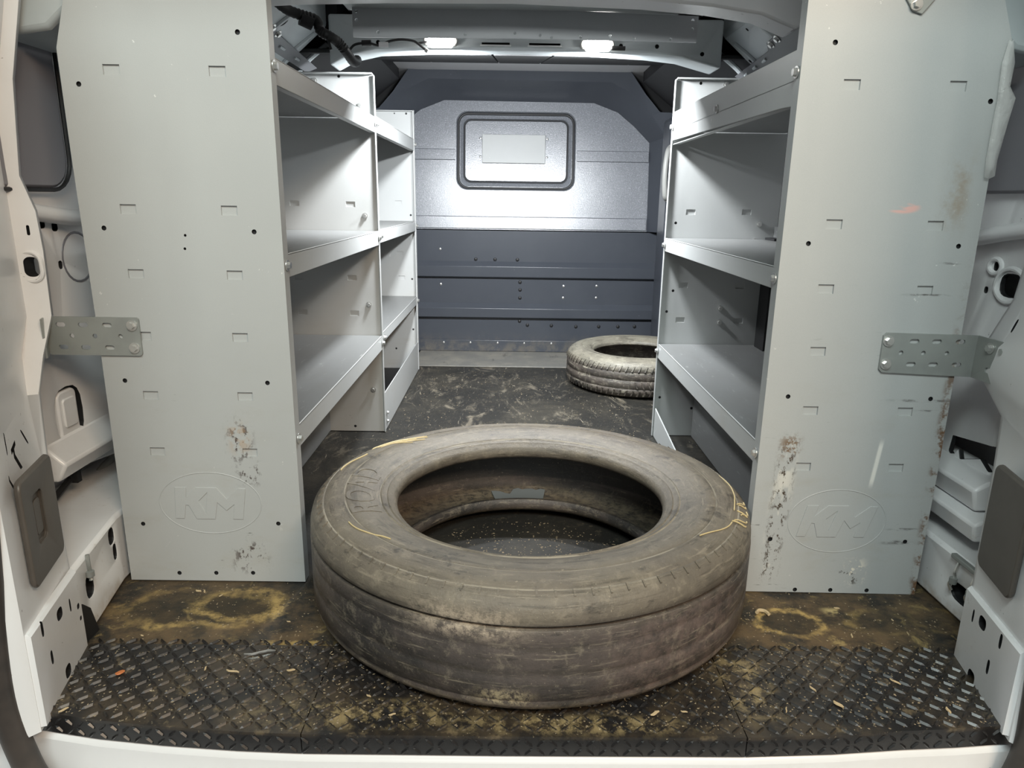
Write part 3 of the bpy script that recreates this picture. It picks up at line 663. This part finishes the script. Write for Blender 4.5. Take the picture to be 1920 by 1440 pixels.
# right
U3 = thing('shelf_unit', (.66, 1.8, 0), 'grey steel shelf unit with deep sloping top lip and rust-streaked end panel', 'shelving', 'van shelf units')
pB = end_panel(U3, [(.490, .003), (.843, -.0), (.846, .28), (.844, .57), (.843, .83), (.840, 1.048), (.817, 1.108), (.79, 1.20), (.490, 1.20)], 1.293, .006,
    [(x, z - .0085) for z in ROW for x in (.580, .762) if not (x > .7 and abs(z - .517) < .01)],
    [(.543, 1.04), (.822, .951), (.538, .707), (.810, .706), (.534, .42), (.807, .419), (.532, .121), (.805, .119), (.595, .008), (.668, .008), (.743, .008)], (.490, .003, 1.2, -1))
end_panel(U3, [(.490, .003), (.845, .003), (.845, 1.137), (.498, 1.137), (.490, 1.127)], 2.282, .004, [(.567, .744), (.743, .746), (.561, .514), (.559, .401), (.745, .514), (.75, .401)], [(.568, 1.121), (.522, .71), (.529, .496), (.513, .428), (.51, .137), (.62, .10)], (.490, .003, 1.13, -1))
bm = bmesh.new(); box(bm, .494, .84, 2.263, 2.282, 1.130, 1.133); mk('top_flange', bm, 'powder', U3)
tray(U3, .492, .838, 1.299, 2.280, .985, .04, [(1.299, .940), (1.38, .944), (2.280, .956), (2.280, 1.038), (1.299, 1.034)])
for z, lip in ((.663, .041), (.321, .046)): tray(U3, .492, .838, 1.299, 2.280, z, lip)
for z in (.995, .642, .300): bolt(U3, (.489, 1.308, z), (-1, 0, 0), .007); bolt(U3, (.489, 2.272, z), (-1, 0, 0), .007)
bolt(U3, (.4915, 1.80, .992), (-1, 0, 0), .007)
for x, z in ((.786, .71), (.777, .657), (.686, .441), (.687, .395), (.645, 1.118)): bolt(U3, (x, 2.281, z), (0, -1, 0), .006)
bm = bmesh.new(); prism(bm, [(1.60, 0.003), (2.275, .003), (2.275, .10), (1.60, .02)], 'X', .495, .499); mk('toe_plate', bm, 'powder', U3)
bm = bmesh.new(); box(bm, .62, .835, 1.35, 2.27, 0, .15); mk('kick_panel', bm, 'shelf', U3, bevel=.01)
bm = bmesh.new(); prism(bm, [(-.0, .2), (.03, .2), (.03, .55), (.0, .55)], 'Y', 2.18, 2.26)
for v in bm.verts: v.co.x += .802; v.co.z += .12
mk('back_panel', bm, 'dark', U3)
bm = bmesh.new(); tube(bm, [(.80, 2.0, .92), (.797, 1.98, .80), (.80, 1.97, .77), (.797, 1.96, .70)], .004, 6); mk('latch_rod', bm, 'zinc', U3)

# embossed oval badge with K M letters
KM = [[(410, 420), (580, 420), (562, 585), (720, 420), (1030, 420), (1165, 600), (1350, 425), (1460, 430), (1390, 930), (1240, 930), (1272, 690), (1150, 790), (1022, 660), (970, 930), (690, 930), (590, 710), (547, 705), (510, 925), (375, 925)], [(745, 640), (885, 500), (835, 830)]]
def badge(parent, cx, cz, y, rx, rz, shear):
    k = .001075/8
    bm = bmesh.new(); fill(bm, [[(cx + (a - 918)*k - (b - 675)*k*shear, cz - (b - 675)*k) for a, b in lp] for lp in KM], 'Y', y + .0005); extrude(bm, (0, -.0019, 0))
    o = mk('embossed_letters', bm, 'powder', parent, smooth=False, bevel=.0006, label='embossed slanted letters KM')
    bm = bmesh.new(); tube(bm, [(cx + rx*math.cos(i*math.pi/32), y + .0006, cz + rz*math.sin(i*math.pi/32)) for i in range(64)], .0014, 8, 1, True)
    mk('embossed_oval', bm, 'powder', parent)
badge(pA, -.596, .177, 1.31, .102, .066, 0.0)
badge(pB, .661, .162, 1.293, .098, .068, .16)

# perforated brackets --------------------------------------------------
def slot_cut(bm, x, z, y0, hx, hz): 
    pts = rrect(x - hx, x + hx, z - hz, z + hz, min(hx, hz)*.98, 4); prism(bm, pts, 'Y', y0 - .01, y0 + .02)
BL = thing('perforated_bracket', (-.78, 1.305, .516), 'galvanised perforated bracket bolted flat to the left shelf end panel', 'bracket', 'perforated brackets')
bm = bmesh.new(); prism(bm, rrect(-.868, -.694, .480, .553, .005, 3), 'Y', 1.3055, 1.3095); o = mk('plate', bm, 'galv', BL, smooth=False)
bm = bmesh.new()
for x in (-.841, -.799, -.754):
    for z in (.538, .495): slot_cut(bm, x, z, 1.304, .009, .0045)
for x in (-.822, -.779, -.731): cyl(bm, (x, 1.29, .517), (0, 1, 0), .0045, .03, 12)
cut(o, bm)
bm = bmesh.new(); faces(bm, [(-.868, 1.3055, .480), (-.868, 1.3055, .553), (-.853, 1.275, .553), (-.853, 1.275, .480), (-.871, 1.308, .480), (-.871, 1.308, .553), (-.857, 1.274, .553), (-.857, 1.274, .480)], [(0, 1, 2, 3), (7, 6, 5, 4), (0, 4, 5, 1), (1, 5, 6, 2), (2, 6, 7, 3), (3, 7, 4, 0)])
mk('bent_flange', bm, 'galv', BL)
for z in (.538, .495): bolt(BL, (-.707, 1.3052, z), (0, -1, 0), .0068)
BR = thing('perforated_bracket', (.79, 1.288, .508), 'galvanised perforated bracket bent round towards the right door post', 'bracket', 'perforated brackets')
bm = bmesh.new(); prism(bm, [(.703, .471), (.872, .464), (.874, .5435), (.703, .5465), (.697, .541), (.697, .477)], 'Y', 1.2885, 1.2925); o = mk('plate', bm, 'galv', BR, smooth=False)
bm = bmesh.new()
for x in (.756, .798, .842):
    for z in (.531, .487): slot_cut(bm, x, z, 1.288, .009, .0045)
for x in (.734, .776, .820): cyl(bm, (x, 1.27, .509), (0, 1, 0), .0045, .03, 12)
cut(o, bm)
bm = bmesh.new(); loft(bm, [[(.872, 1.2885, z0), (.875, 1.2915, z0), (.876, 1.2915, z1), (.873, 1.2885, z1)] if k == 0 else [(.872, 1.196, z0), (.876, 1.196, z0), (.876, 1.196, z1), (.872, 1.196, z1)] for k, z0, z1 in ((0, .464, .5435), (1, .466, .5455))])
o = mk('bent_flange', bm, 'galv', BR, smooth=False)
bm = bmesh.new(); slotX(bm, 1.245, .487, .009, .005, .86, .89); slotX(bm, 1.213, .487, .009, .005, .86, .89); slotX(bm, 1.225, .508, .004, .004, .86, .89); cut(o, bm)
bolt(BR, (.707, 1.2882, .531), (0, -1, 0), .0068); bolt(BR, (.708, 1.2882, .487), (0, -1, 0), .0068)
bolt(BR, (.8718, 1.248, .528), (-1, 0, 0), .0068); bolt(BR, (.8718, 1.212, .529), (-1, 0, 0), .0068)
# small bracket at the top of the right end panel
TB = thing('corner_bracket', (.68, 1.288, 1.10), 'small galvanised strap bolted high on the right shelf end panel', 'bracket')
bm = bmesh.new(); prism(bm, [(.650, 1.108), (.664, 1.089), (.680, 1.084), (.690, 1.096), (.76, 1.19), (.735, 1.205)], 'Y', 1.2885, 1.2925); mk('strap', bm, 'galv', TB, bevel=.001)
bolt(TB, (.668, 1.2882, 1.099), (0, -1, 0), .0068)
# braces up to the roof rail
def brace(root, pts, slots, bolts_, n, name='strap'):
    n = Vector(n).normalized(); P = [Vector(p) + n*.006 for p in pts]; m = len(P)
    bm = bmesh.new(); faces(bm, P + [p + n*.004 for p in P], [tuple(range(m)), tuple(range(2*m - 1, m - 1, -1))] + [(i, i + m, (i + 1) % m + m, (i + 1) % m) for i in range(m)])
    o = mk(name, bm, 'brace', root, bevel=.001)
    for a, b in slots:
        bm = bmesh.new(); tube(bm, [Vector(a) + n*.0105, Vector(b) + n*.0105], .0045, 8, 1); mk('slot', bm, 'primer', o)
    for c in bolts_: bolt(root, Vector(c) + n*.010, tuple(n), .0075)
nR, nL = (-.21, 0, -.25), (.21, 0, -.25)
RB = thing('roof_brace', (.69, 2.0, 1.19), 'dark grey slotted brace with two bolts under the right roof rail', 'brace')
brace(RB, [(.684, 2.052, 1.196), (.675, 1.907, 1.204), (.678, 1.816, 1.201), (.732, 1.925, 1.156), (.728, 2.083, 1.159), (.705, 2.09, 1.178)], [], [(.687, 1.979, 1.193), (.691, 2.032, 1.190)], nR, 'gusset')
brace(RB, [(.700, 2.06, 1.183), (.715, 2.42, 1.170), (.736, 2.40, 1.152), (.728, 2.06, 1.159)], [((.713, 2.13, 1.172), (.715, 2.16, 1.170)), ((.717, 2.22, 1.168), (.719, 2.25, 1.167)), ((.722, 2.31, 1.164), (.724, 2.34, 1.162))], [], nR)
LB = thing('roof_brace', (-.64, 2.05, 1.18), 'grey slotted brace with two bolts under the left roof rail', 'brace')
brace(LB, [(-.615, 1.93, 1.205), (-.625, 2.02, 1.197), (-.640, 2.47, 1.184), (-.664, 2.43, 1.164), (-.662, 2.06, 1.166), (-.650, 1.93, 1.176)], [((-.645, 2.10, 1.180), (-.645, 2.14, 1.180)), ((-.648, 2.25, 1.178), (-.648, 2.29, 1.178))], [(-.622, 1.973, 1.200), (-.626, 2.03, 1.197)], nL)

# header sheet, lamps, wiring ------------------------------------------
HS = thing('header_sheet', (.03, 2.1, 1.2), 'plain grey sheet metal panel hung across the roof just above the two lamps', 'panel')
bm = bmesh.new(); prism(bm, [(-.405, 1.168), (.033, 1.171), (.466, 1.168), (.468, 1.229), (.028, 1.239), (-.4055, 1.238)], 'Y', 1.953, 1.957); o = mk('sheet', bm, 'sheet', HS, smooth=False)
bm = bmesh.new()
for x, z in ((-.425, 1.262), (-.425, 1.240), (.488, 1.252), (.488, 1.230), (-.367, 1.211), (-.13, 1.208), (.005, 1.213), (.074, 1.209), (.105, 1.204), (.185, 1.206), (.265, 1.21), (.33, 1.204), (.43, 1.204)): cyl(bm, (x*.93, 1.94, .779 + (z - .779)*.93), (0, 1, 0), .004, .05, 10)
cut(o, bm)
bm = bmesh.new(); box(bm, -.404, .465, 1.957, 1.99, 1.226, 1.229); mk('top_fold', bm, 'sheet', HS)
for x, z, k in ((-.2026, 1.202, 'cable'), (.237, 1.1985, 'black connector')):
    L = thing('dome_light', (x, 2.16, z), f'lit white roof lamp beside the {"dangling cable" if k == "cable" else "black connector"}', 'lamp', 'roof lamps')
    bm = bmesh.new(); prism(bm, rrect(x - .048, x + .048, z - .013, z + .013, .012), 'Y', 2.148, 2.167); mk('housing', bm, 'plasticgrey', L, bevel=.003)
    bm = bmesh.new(); prism(bm, rrect(x - .036, x + .036, z - .020, z + .009, .009), 'Y', 2.138, 2.1485); mk('lens', bm, 'led', L, bevel=.004)
    d = bpy.data.lights.new('dome_lamp', 'AREA'); d.shape = 'RECTANGLE'; d.size, d.size_y = .09, .07; d.energy = 20; d.color = (.93, .97, 1)
    lo = bpy.data.objects.new('dome_lamp', d); col.objects.link(lo); lo.location = (x, 2.18, 1.172); lo.rotation_euler = (R(32), 0, 0); lo.parent = L; lo.matrix_parent_inverse = Matrix.Translation(-L.location)
bm = bmesh.new(); cyl(bm, (.278, 2.150, 1.189), (1, 0, 0), .006, .037, 10); mk('wire_connector', bm, 'black', label='short black connector hanging beside a roof lamp', cat='connector')
WH = thing('wiring_harness', (-.5, 1.95, 1.2), 'thick black corrugated wiring harness hanging from the roof rail', 'cable')
bm = bmesh.new(); tube(bm, [(-.585, 1.83, 1.27), (-.573, 1.86, 1.235), (-.555, 1.90, 1.218), (-.525, 1.93, 1.211), (-.497, 1.95, 1.205), (-.486, 1.95, 1.180), (-.463, 1.95, 1.168), (-.447, 1.97, 1.158), (-.434, 1.99, 1.142), (-.428, 2.04, 1.128), (-.43, 2.10, 1.135), (-.44, 2.16, 1.15)], .0125, 10, 8, False, lambda t_: 1 + .10*math.sin(t_*260)); mk('conduit', bm, 'black', WH)
bm = bmesh.new(); tube(bm, [(-.53, 1.93, 1.205), (-.505, 1.945, 1.196)], .017, 10); mk('junction', bm, 'black', WH)
bm = bmesh.new(); tube(bm, [(-.468, 1.95, 1.165), (-.466, 1.95, 1.150), (-.462, 1.95, 1.137)], .004, 6); mk('clip_tail', bm, 'black', WH)
LC = thing('lamp_cable', (-0.3700, 2.1303, 1.1777), 'thin black lamp cable with a white tag below the header sheet', 'cable')
bm = bmesh.new(); tube(bm, [(-0.4570, 2.1303, 1.1647), (-0.4385, 2.1303, 1.1842), (-0.4015, 2.1303, 1.1888), (-0.3719, 2.1303, 1.1832), (-0.3422, 2.1303, 1.1943), (-0.3099, 2.1303, 1.1990), (-0.2775, 2.1303, 1.1962), (-0.2627, 2.1303, 1.1888), (-0.2424, 2.1395, 1.1749)], .0035, 8); mk('wire', bm, 'black', LC)
bm = bmesh.new(); tube(bm, [(-0.2682, 2.1349, 1.1906), (-0.2498, 2.1395, 1.1943), (-0.2313, 2.1488, 1.1990)], .003, 6); mk('wire', bm, 'black', LC)
bm = bmesh.new(); tube(bm, [(-0.4181, 2.1284, 1.1879), (-0.3931, 2.1284, 1.1888)], .008, 10, 1); mk('splice', bm, 'black', LC)
bm = bmesh.new(); box(bm, -.370, -.344, 2.118, 2.121, 1.177, 1.190); mk('tag', bm, 'white', LC)
bm = bmesh.new(); tube(bm, [(-0.2442, 2.1377, 1.1758), (-0.2377, 2.1377, 1.1712)], .006, 8, 1); mk('plug', bm, 'plasticgrey', LC)

# latch covers on the posts ---------------------------------------------
def latch(name, s, a, b, z0, z1, label, pocket):
    L = thing(name, (a[0], (a[1] + b[1])/2, z0), label, 'cover', 'door post covers')
    ln = math.hypot(b[0] - a[0], b[1] - a[1]); ux, uy = (b[0] - a[0])/ln, (b[1] - a[1])/ln
    nx, ny = (-s)*abs(uy), (-abs(ux) if True else 0)
    bm = bmesh.new(); out = rrect(0, ln, z0, z1, .016)
    faces(bm, [(a[0] + ux*t_ + nx*d, a[1] + uy*t_ + ny*d, z) for d in (0, .013) for t_, z in out], [tuple(range(len(out))), tuple(range(2*len(out) - 1, len(out) - 1, -1))] + [(i, (i + 1) % len(out), (i + 1) % len(out) + len(out), i + len(out)) for i in range(len(out))])
    o = mk('cover_plate', bm, 'cover', L, bevel=.004)
    if pocket:
        bm = bmesh.new(); pp = rrect(*pocket, .008, 4); m = len(pp)
        faces(bm, [(a[0] + ux*t_ + nx*d, a[1] + uy*t_ + ny*d, z) for d in (.006, .03) for t_, z in pp], [tuple(range(m)), tuple(range(2*m - 1, m - 1, -1))] + [(i, (i + 1) % m, (i + 1) % m + m, i + m) for i in range(m)])
        cut(o, bm)
        bm = bmesh.new(); pp = rrect(pocket[0] + .006, pocket[1] - .006, pocket[2] + .012, pocket[3] - .012, .006, 4)
        faces(bm, [(a[0] + ux*t_ + nx*d, a[1] + uy*t_ + ny*d, z) for d in (.004, .009) for t_, z in pp], [tuple(range(m)), tuple(range(2*m - 1, m - 1, -1))] + [(i, (i + 1) % m, (i + 1) % m + m, i + m) for i in range(m)])
        mk('catch', bm, 'cover', L, bevel=.001)
latch('latch_cover', -1, (-.714, .945), (-.752, 1.078), .198, .372, 'brown grey door post cover with a small rectangular catch recess', (.040, .078, .255, .335))
latch('latch_cover', 1, (.782, .960), (.812, 1.084), .190, .372, 'plain brown grey door post cover without a recess', None)

# tie-downs in the right sill, wires in the left cavity ------------------
TD = thing('tie_down_clip', (.866, 1.2, .08), 'pair of small metal hook clips above the oval hole in the right sill', 'clip')
for y in (1.215, 1.165):
    bm = bmesh.new(); tube(bm, [(.868, y, .118), (.860, y - .004, .10), (.864, y, .085), (.858, y + .004, .07), (.862, y, .058)], .003, 6); mk('hook', bm, 'zinc', TD)
    bm = bmesh.new(); cyl(bm, (.862, y, .072), (0, 0, 1), .007, .012, 10); mk('collar', bm, 'galv', TD)
bm = bmesh.new(); box(bm, .862, .873, 1.14, 1.235, .118, .127); mk('clip_rail', bm, 'galv', TD, bevel=.002)
TD = thing('tie_down_clip', (-.76, 1.15, .1), 'small dark hook clip above the black hole in the left sill', 'clip')
bm = bmesh.new(); tube(bm, [(-.752, 1.145, .150), (-.750, 1.142, .13), (-.752, 1.146, .115), (-.749, 1.142, .10)], .0035, 6); mk('hook', bm, 'galv', TD)
bm = bmesh.new(); cyl(bm, (-.750, 1.143, .108), (0, 0, 1), .007, .01, 10); mk('collar', bm, 'galv', TD)
SW = thing('side_wiring', (-.93, 1.4, .2), 'dark wiring strand clipped under the ledge of the left side', 'cable')
bm = bmesh.new(); tube(bm, [(-.93, 1.30, .155), (-.925, 1.36, .18), (-.92, 1.42, .205), (-.915, 1.50, .225), (-.915, 1.62, .23)], .007, 8); mk('strand', bm, 'black', SW)
bm = bmesh.new(); tube(bm, [(-.97, 1.33, .05), (-.965, 1.45, .10), (-.96, 1.58, .15), (-.955, 1.7, .17)], .009, 8); mk('pipe', bm, 'plasticgrey', SW)
bm = bmesh.new(); box(bm, -.925, -.905, 1.385, 1.40, .185, .225); mk('clip', bm, 'black', SW)
bm = bmesh.new(); prism(bm, [(1.095, .0), (1.14, 0), (1.125, .055), (1.105, .075)], 'X', -.752, -.747); mk('mud_flap_edge', bm, 'black', label='black rubber edge standing beside the left corner cover', cat='rubber edge')

# packing tape hanging on the right end panel
bm = bmesh.new()
edge = [(.838, 1.047, .832), (.850, 1.01, .826), (.848, .972, .829), (.858, .955, .829), (.852, .917, .829), (.851, .885, .828), (.850, .855, .829), (.849, .826, .830)]
rows = [[(b, 1.2885 - .002*(i % 2), z), ((a + b)/2, 1.286 + .003*math.sin(i*2.1), z - .003), (a, 1.287 + .004*math.sin(i*1.3), z + .003*math.sin(i))] for i, (a, z, b) in enumerate(edge)]
V = [[bm.verts.new(p) for p in r] for r in rows]
for a, b in zip(V, V[1:]):
    for j in range(2): bm.faces.new((a[j], a[j + 1], b[j + 1], b[j]))
o = mk('packing_tape', bm, 'tape', label='crumpled strip of clear packing tape on the edge of the right end panel', cat='tape'); so = o.modifiers.new('thick', 'SOLIDIFY'); so.thickness = .0008

# ---------------------------------------------------------------- tyres
TC = (.046, 1.352, 0)
prof = [(.395, .0), (.418, .004), (.433, .012), (.4385, .022), (.437, .030), (.4405, .033), (.4405, .070), (.439, .074), (.4405, .078), (.4405, .118), (.4395, .121), (.4405, .124), (.4405, .150), (.4395, .1515), (.430, .1525), (.430, .1575), (.4385, .1585), (.4395, .160), (.4390, .172), (.4355, .185), (.4275, .1935), (.4265, .1945), (.4205, .1995), (.4145, .2035), (.4125, .2030), (.4105, .2050), (.400, .2085), (.388, .2105), (.372, .2115), (.371, .2100), (.368, .2115), (.350, .2105), (.332, .2075), (.317, .203), (.305, .198), (.303, .1995), (.300, .1965), (.292, .193), (.290, .1945), (.286, .191), (.279, .187), (.2735, .1815), (.2715, .174), (.2725, .166), (.277, .160), (.283, .159), (.292, .170), (.320, .184), (.370, .193), (.408, .186), (.421, .165), (.4235, .106), (.421, .046), (.408, .026), (.370, .019), (.320, .026), (.296, .038), (.285, .049), (.277, .049), (.2725, .042), (.2715, .034), (.2745, .026), (.284, .018), (.30, .012), (.35, .002)]
TY = thing('truck_tyre', TC, 'large worn truck tyre lying flat between the shelf end panels', 'tyre')
bm = bmesh.new(); lathe(bm, prof, TC, 200, lambda a, z: .0012*math.sin(3*a + 1) + .0008*math.sin(7*a)); body = mk('tyre_body', bm, 'tyre', TY, ang=50)
top = sorted([(r, z) for r, z in prof[17:43]], key=lambda q: q[0])
def zs(r):
    for (a, za), (b, zb) in zip(top, top[1:]):
        if a <= r <= b: return za + (zb - za)*(r - a)/max(b - a, 1e-6)
    return top[-1][1]
bm = bmesh.new()                                         # shoulder ticks
for i in range(92):
    a = 2*math.pi*i/92; d = Vector((math.cos(a), math.sin(a), 0)); tt = Vector((-d.y, d.x, 0)); c = Vector(TC)
    P = [c + d*r + tt*sd*.0016 + Vector((0, 0, zs(r) + h)) for r in (.4145, .424) for sd in (-1, 1) for h in (-.003, .0018)]
    faces(bm, P, [(0, 1, 3, 2), (4, 6, 7, 5), (0, 4, 5, 1), (2, 3, 7, 6), (1, 5, 7, 3)])
mk('shoulder_ticks', bm, 'tyre', body, smooth=False, kind='stuff')
def text_mesh(s, size, ext):
    cu = bpy.data.curves.new('t', 'FONT'); cu.body = s; cu.size = size; cu.extrude = ext; cu.offset = .0007; cu.space_character = 1.05; cu.resolution_u = 3
    ob = bpy.data.objects.new('t', cu); col.objects.link(ob); dg = bpy.context.evaluated_depsgraph_get(); dg.update()
    me = bpy.data.meshes.new_from_object(ob.evaluated_get(dg)); bpy.data.objects.remove(ob); bpy.data.curves.remove(cu); return me
def sidewall_text(s, size, a0, r0):
    me = text_mesh(s, size, .0012); b = bmesh.new(); b.from_mesh(me); bpy.data.meshes.remove(me)
    bmesh.ops.triangulate(b, faces=b.faces); bmesh.ops.subdivide_edges(b, edges=b.edges, cuts=2, use_grid_fill=True)
    for v in b.verts:
        r = r0 + v.co.y; a = a0 - v.co.x/(r0 + size*.35); v.co = Vector((TC[0] + r*math.cos(a), TC[1] + r*math.sin(a), zs(r) + .0002 + v.co.z))
    return mk('raised_lettering', b, 'tyre', body, smooth=False, label=f'raised sidewall letters {s}')
sidewall_text('ROAD', .080, R(208), .314)
TY.location.z = .0053; TY.rotation_euler = (-.0085, 0, 0)      # its front edge rests on the raised tread plate
bm = bmesh.new()                                         # sticker on the inside of the casing
pp = []
for i in range(13):
    a = R(82 + i*1.75); ro = (.395 if i < 8 else .388 if i > 9 else .372) + .004*math.sin(i*2.3)
    pp.append([(TC[0] + r*math.cos(a), TC[1] + r*math.sin(a), z) for r, z in ((.300, .0375), (.322, .0275), (.350, .0235), (ro, .0235 + max(0, ro - .372)*.16))])
V = [[bm.verts.new(p) for p in r] for r in pp]
for a, b in zip(V, V[1:]):
    for j in range(3): bm.faces.new((a[j], a[j + 1], b[j + 1], b[j]))
mk('inner_sticker', bm, 'sticker', body, label='torn grey paper sticker inside the tyre')

CC = (.565, 3.015, 0)
prof2 = [(.24, .0), (.275, .003), (.296, .014), (.306, .028), (.308, .040), (.3055, .043), (.3055, .047), (.3085, .050), (.3090, .074), (.3060, .077), (.3060, .082), (.3090, .085), (.3085, .108), (.3060, .111), (.3060, .115), (.3075, .118), (.304, .132), (.295, .146), (.280, .156), (.262, .1615), (.245, .162), (.243, .1605), (.240, .162), (.222, .157), (.206, .149), (.197, .145), (.192, .139), (.191, .131), (.196, .126), (.206, .130), (.24, .144), (.278, .138), (.293, .118), (.294, .05), (.28, .022), (.24, .014), (.206, .030), (.196, .034), (.191, .028), (.193, .02), (.205, .010)]
T2 = thing('car_tyre', CC, 'smaller muddy car tyre lying flat beside the bulkhead', 'tyre')
bm = bmesh.new(); lathe(bm, prof2, CC, 140, lambda a, z: .001*math.sin(5*a)); b2_ = mk('tyre_body', bm, 'tyre2', T2, ang=50)
bm = bmesh.new()
for i in range(76):
    a = 2*math.pi*i/76
    for k, (z0, z1, sk) in enumerate(((.016, .040, .03), (.050, .076, -.035), (.118, .138, .03))):
        if k == 1 and math.cos(a - R(215)) > .75: continue
        P = []
        for z, da in ((z0, 0), (z1, sk)):
            rr = .3085 if .03 < z < .12 else (.300 if z < .03 else .3005)
            for sd in (-1, 1):
                for h in (-.006, .0042): P.append((CC[0] + (rr + h)*math.cos(a + da + sd*.009), CC[1] + (rr + h)*math.sin(a + da + sd*.009), z))
        faces(bm, P, [(0, 1, 3, 2), (4, 6, 7, 5), (0, 4, 5, 1), (2, 3, 7, 6), (1, 5, 7, 3)])
mk('tread_blocks', bm, 'tyre2', b2_, smooth=False, kind='stuff')

# ---------------------------------------------------------------- loose debris
def chip(x, y, z, L, a, mat='tan', name='wood_chip', label='pale splinter of wood lying among the lozenges of the black tread plate', group='splinters on the tread plate', cat='wood chip', wd=.16):
    bm = bmesh.new(); n = 5; rows = []
    for i in range(n):
        t_ = i/(n - 1) - .5; wv = L*wd*(1 - (2*t_)**2*.7); bend = L*.08*math.sin(t_*5)
        rows.append([(t_*L, bend - wv/2, .0002), (t_*L, bend + wv/2, .0002), (t_*L, bend + wv/3, .0012 + L*.03), (t_*L, bend - wv/3, .0012 + L*.03)])
    loft(bm, rows); ca, sa = math.cos(a), math.sin(a)
    for v in bm.verts: px, py = v.co.x, v.co.y; v.co = Vector((x + px*ca - py*sa, y + px*sa + py*ca, z + v.co.z))
    return mk(name, bm, mat, label=label, cat=cat, group=group)
chip(-.427, 1.068, .0062, .052, .12, 'zinc', 'nail', 'long bright nail-like sliver near the left back of the tread plate', None, 'nail', .07)
chip(-.455, 1.018, .0062, .024, -.35)
for i in range(26):
    x, y = random.uniform(-.68, .74), random.uniform(.92, 1.08)
    if (x - .046)**2 + (y - 1.352)**2 < .46**2: continue
    chip(x, y, .0062, random.uniform(.008, .018), random.uniform(0, 3.1), wd=random.uniform(.18, .45))
chip(-.640, 1.012, .0062, .014, .5, 'rust', 'rusty_washer', 'small rusty orange scrap on the left of the tread plate', None, 'scrap', .8)
bm = bmesh.new(); tube(bm, [(.49, 1.214, .004), (.497, 1.222, .004), (.508, 1.219, .004), (.512, 1.208, .004)], .0035, 6); mk('rubber_curl', bm, 'tan', label='small pale curl of shaving inside the ochre ring stain', cat='shaving')
for i in range(16):
    x, y = random.uniform(-.68, .80), random.uniform(1.11, 1.29)
    if (x - .046)**2 + (y - 1.352)**2 < .46**2: continue
    chip(x, y, 0.0002, random.uniform(.006, .014), random.uniform(0, 3.1), label='pale crumb of wood on the stained floor before the shelves', group='wood crumbs on the floor', wd=random.uniform(.2, .5))
def straw(a0, a1, r0_, r1_, rad, lab, grp=None):
    bm = bmesh.new(); pts = []
    for i in range(7):
        t_ = i/6; a = R(a0 + (a1 - a0)*t_); r = r0_ + (r1_ - r0_)*t_ + .004*math.sin(t_*5)
        pts.append((TC[0] + r*math.cos(a), TC[1] + r*math.sin(a), zs(min(max(r, .28), .43)) + rad*.8 + .0053 - .0085*r*math.sin(a)))
    tube(bm, pts, rad, 5, 3); mk('straw', bm, 'straw', label=lab, cat='straw', group=grp)
straw(172, 158, .405, .395, .0016, 'long curved straw above the raised tyre letters')
straw(212, 228, .385, .365, .0013, 'straight straw lying below the raised tyre letters')
for i in range(7): straw(150 + random.uniform(-4, 4), 136 + random.uniform(-5, 6), .405 + random.uniform(-.012, .01), .375 + random.uniform(-.02, .02), .0011, 'thin dry straw in the tuft on the back left of the truck tyre', 'straw tuft on the tyre')
straw(8, -18, .412, .408, .0013, 'long pale straw along the right shoulder of the truck tyre')
straw(-26, -40, .405, .380, .0012, 'pale straw on the right front of the tyre sidewall')
for i in range(6): straw(-8 - i*3, -11 - i*3 + random.uniform(-3, 3), .428, .418 + random.uniform(-.01, .006), .0014, 'short straw bit on the right edge of the truck tyre', 'straw bits on the tyre edge')
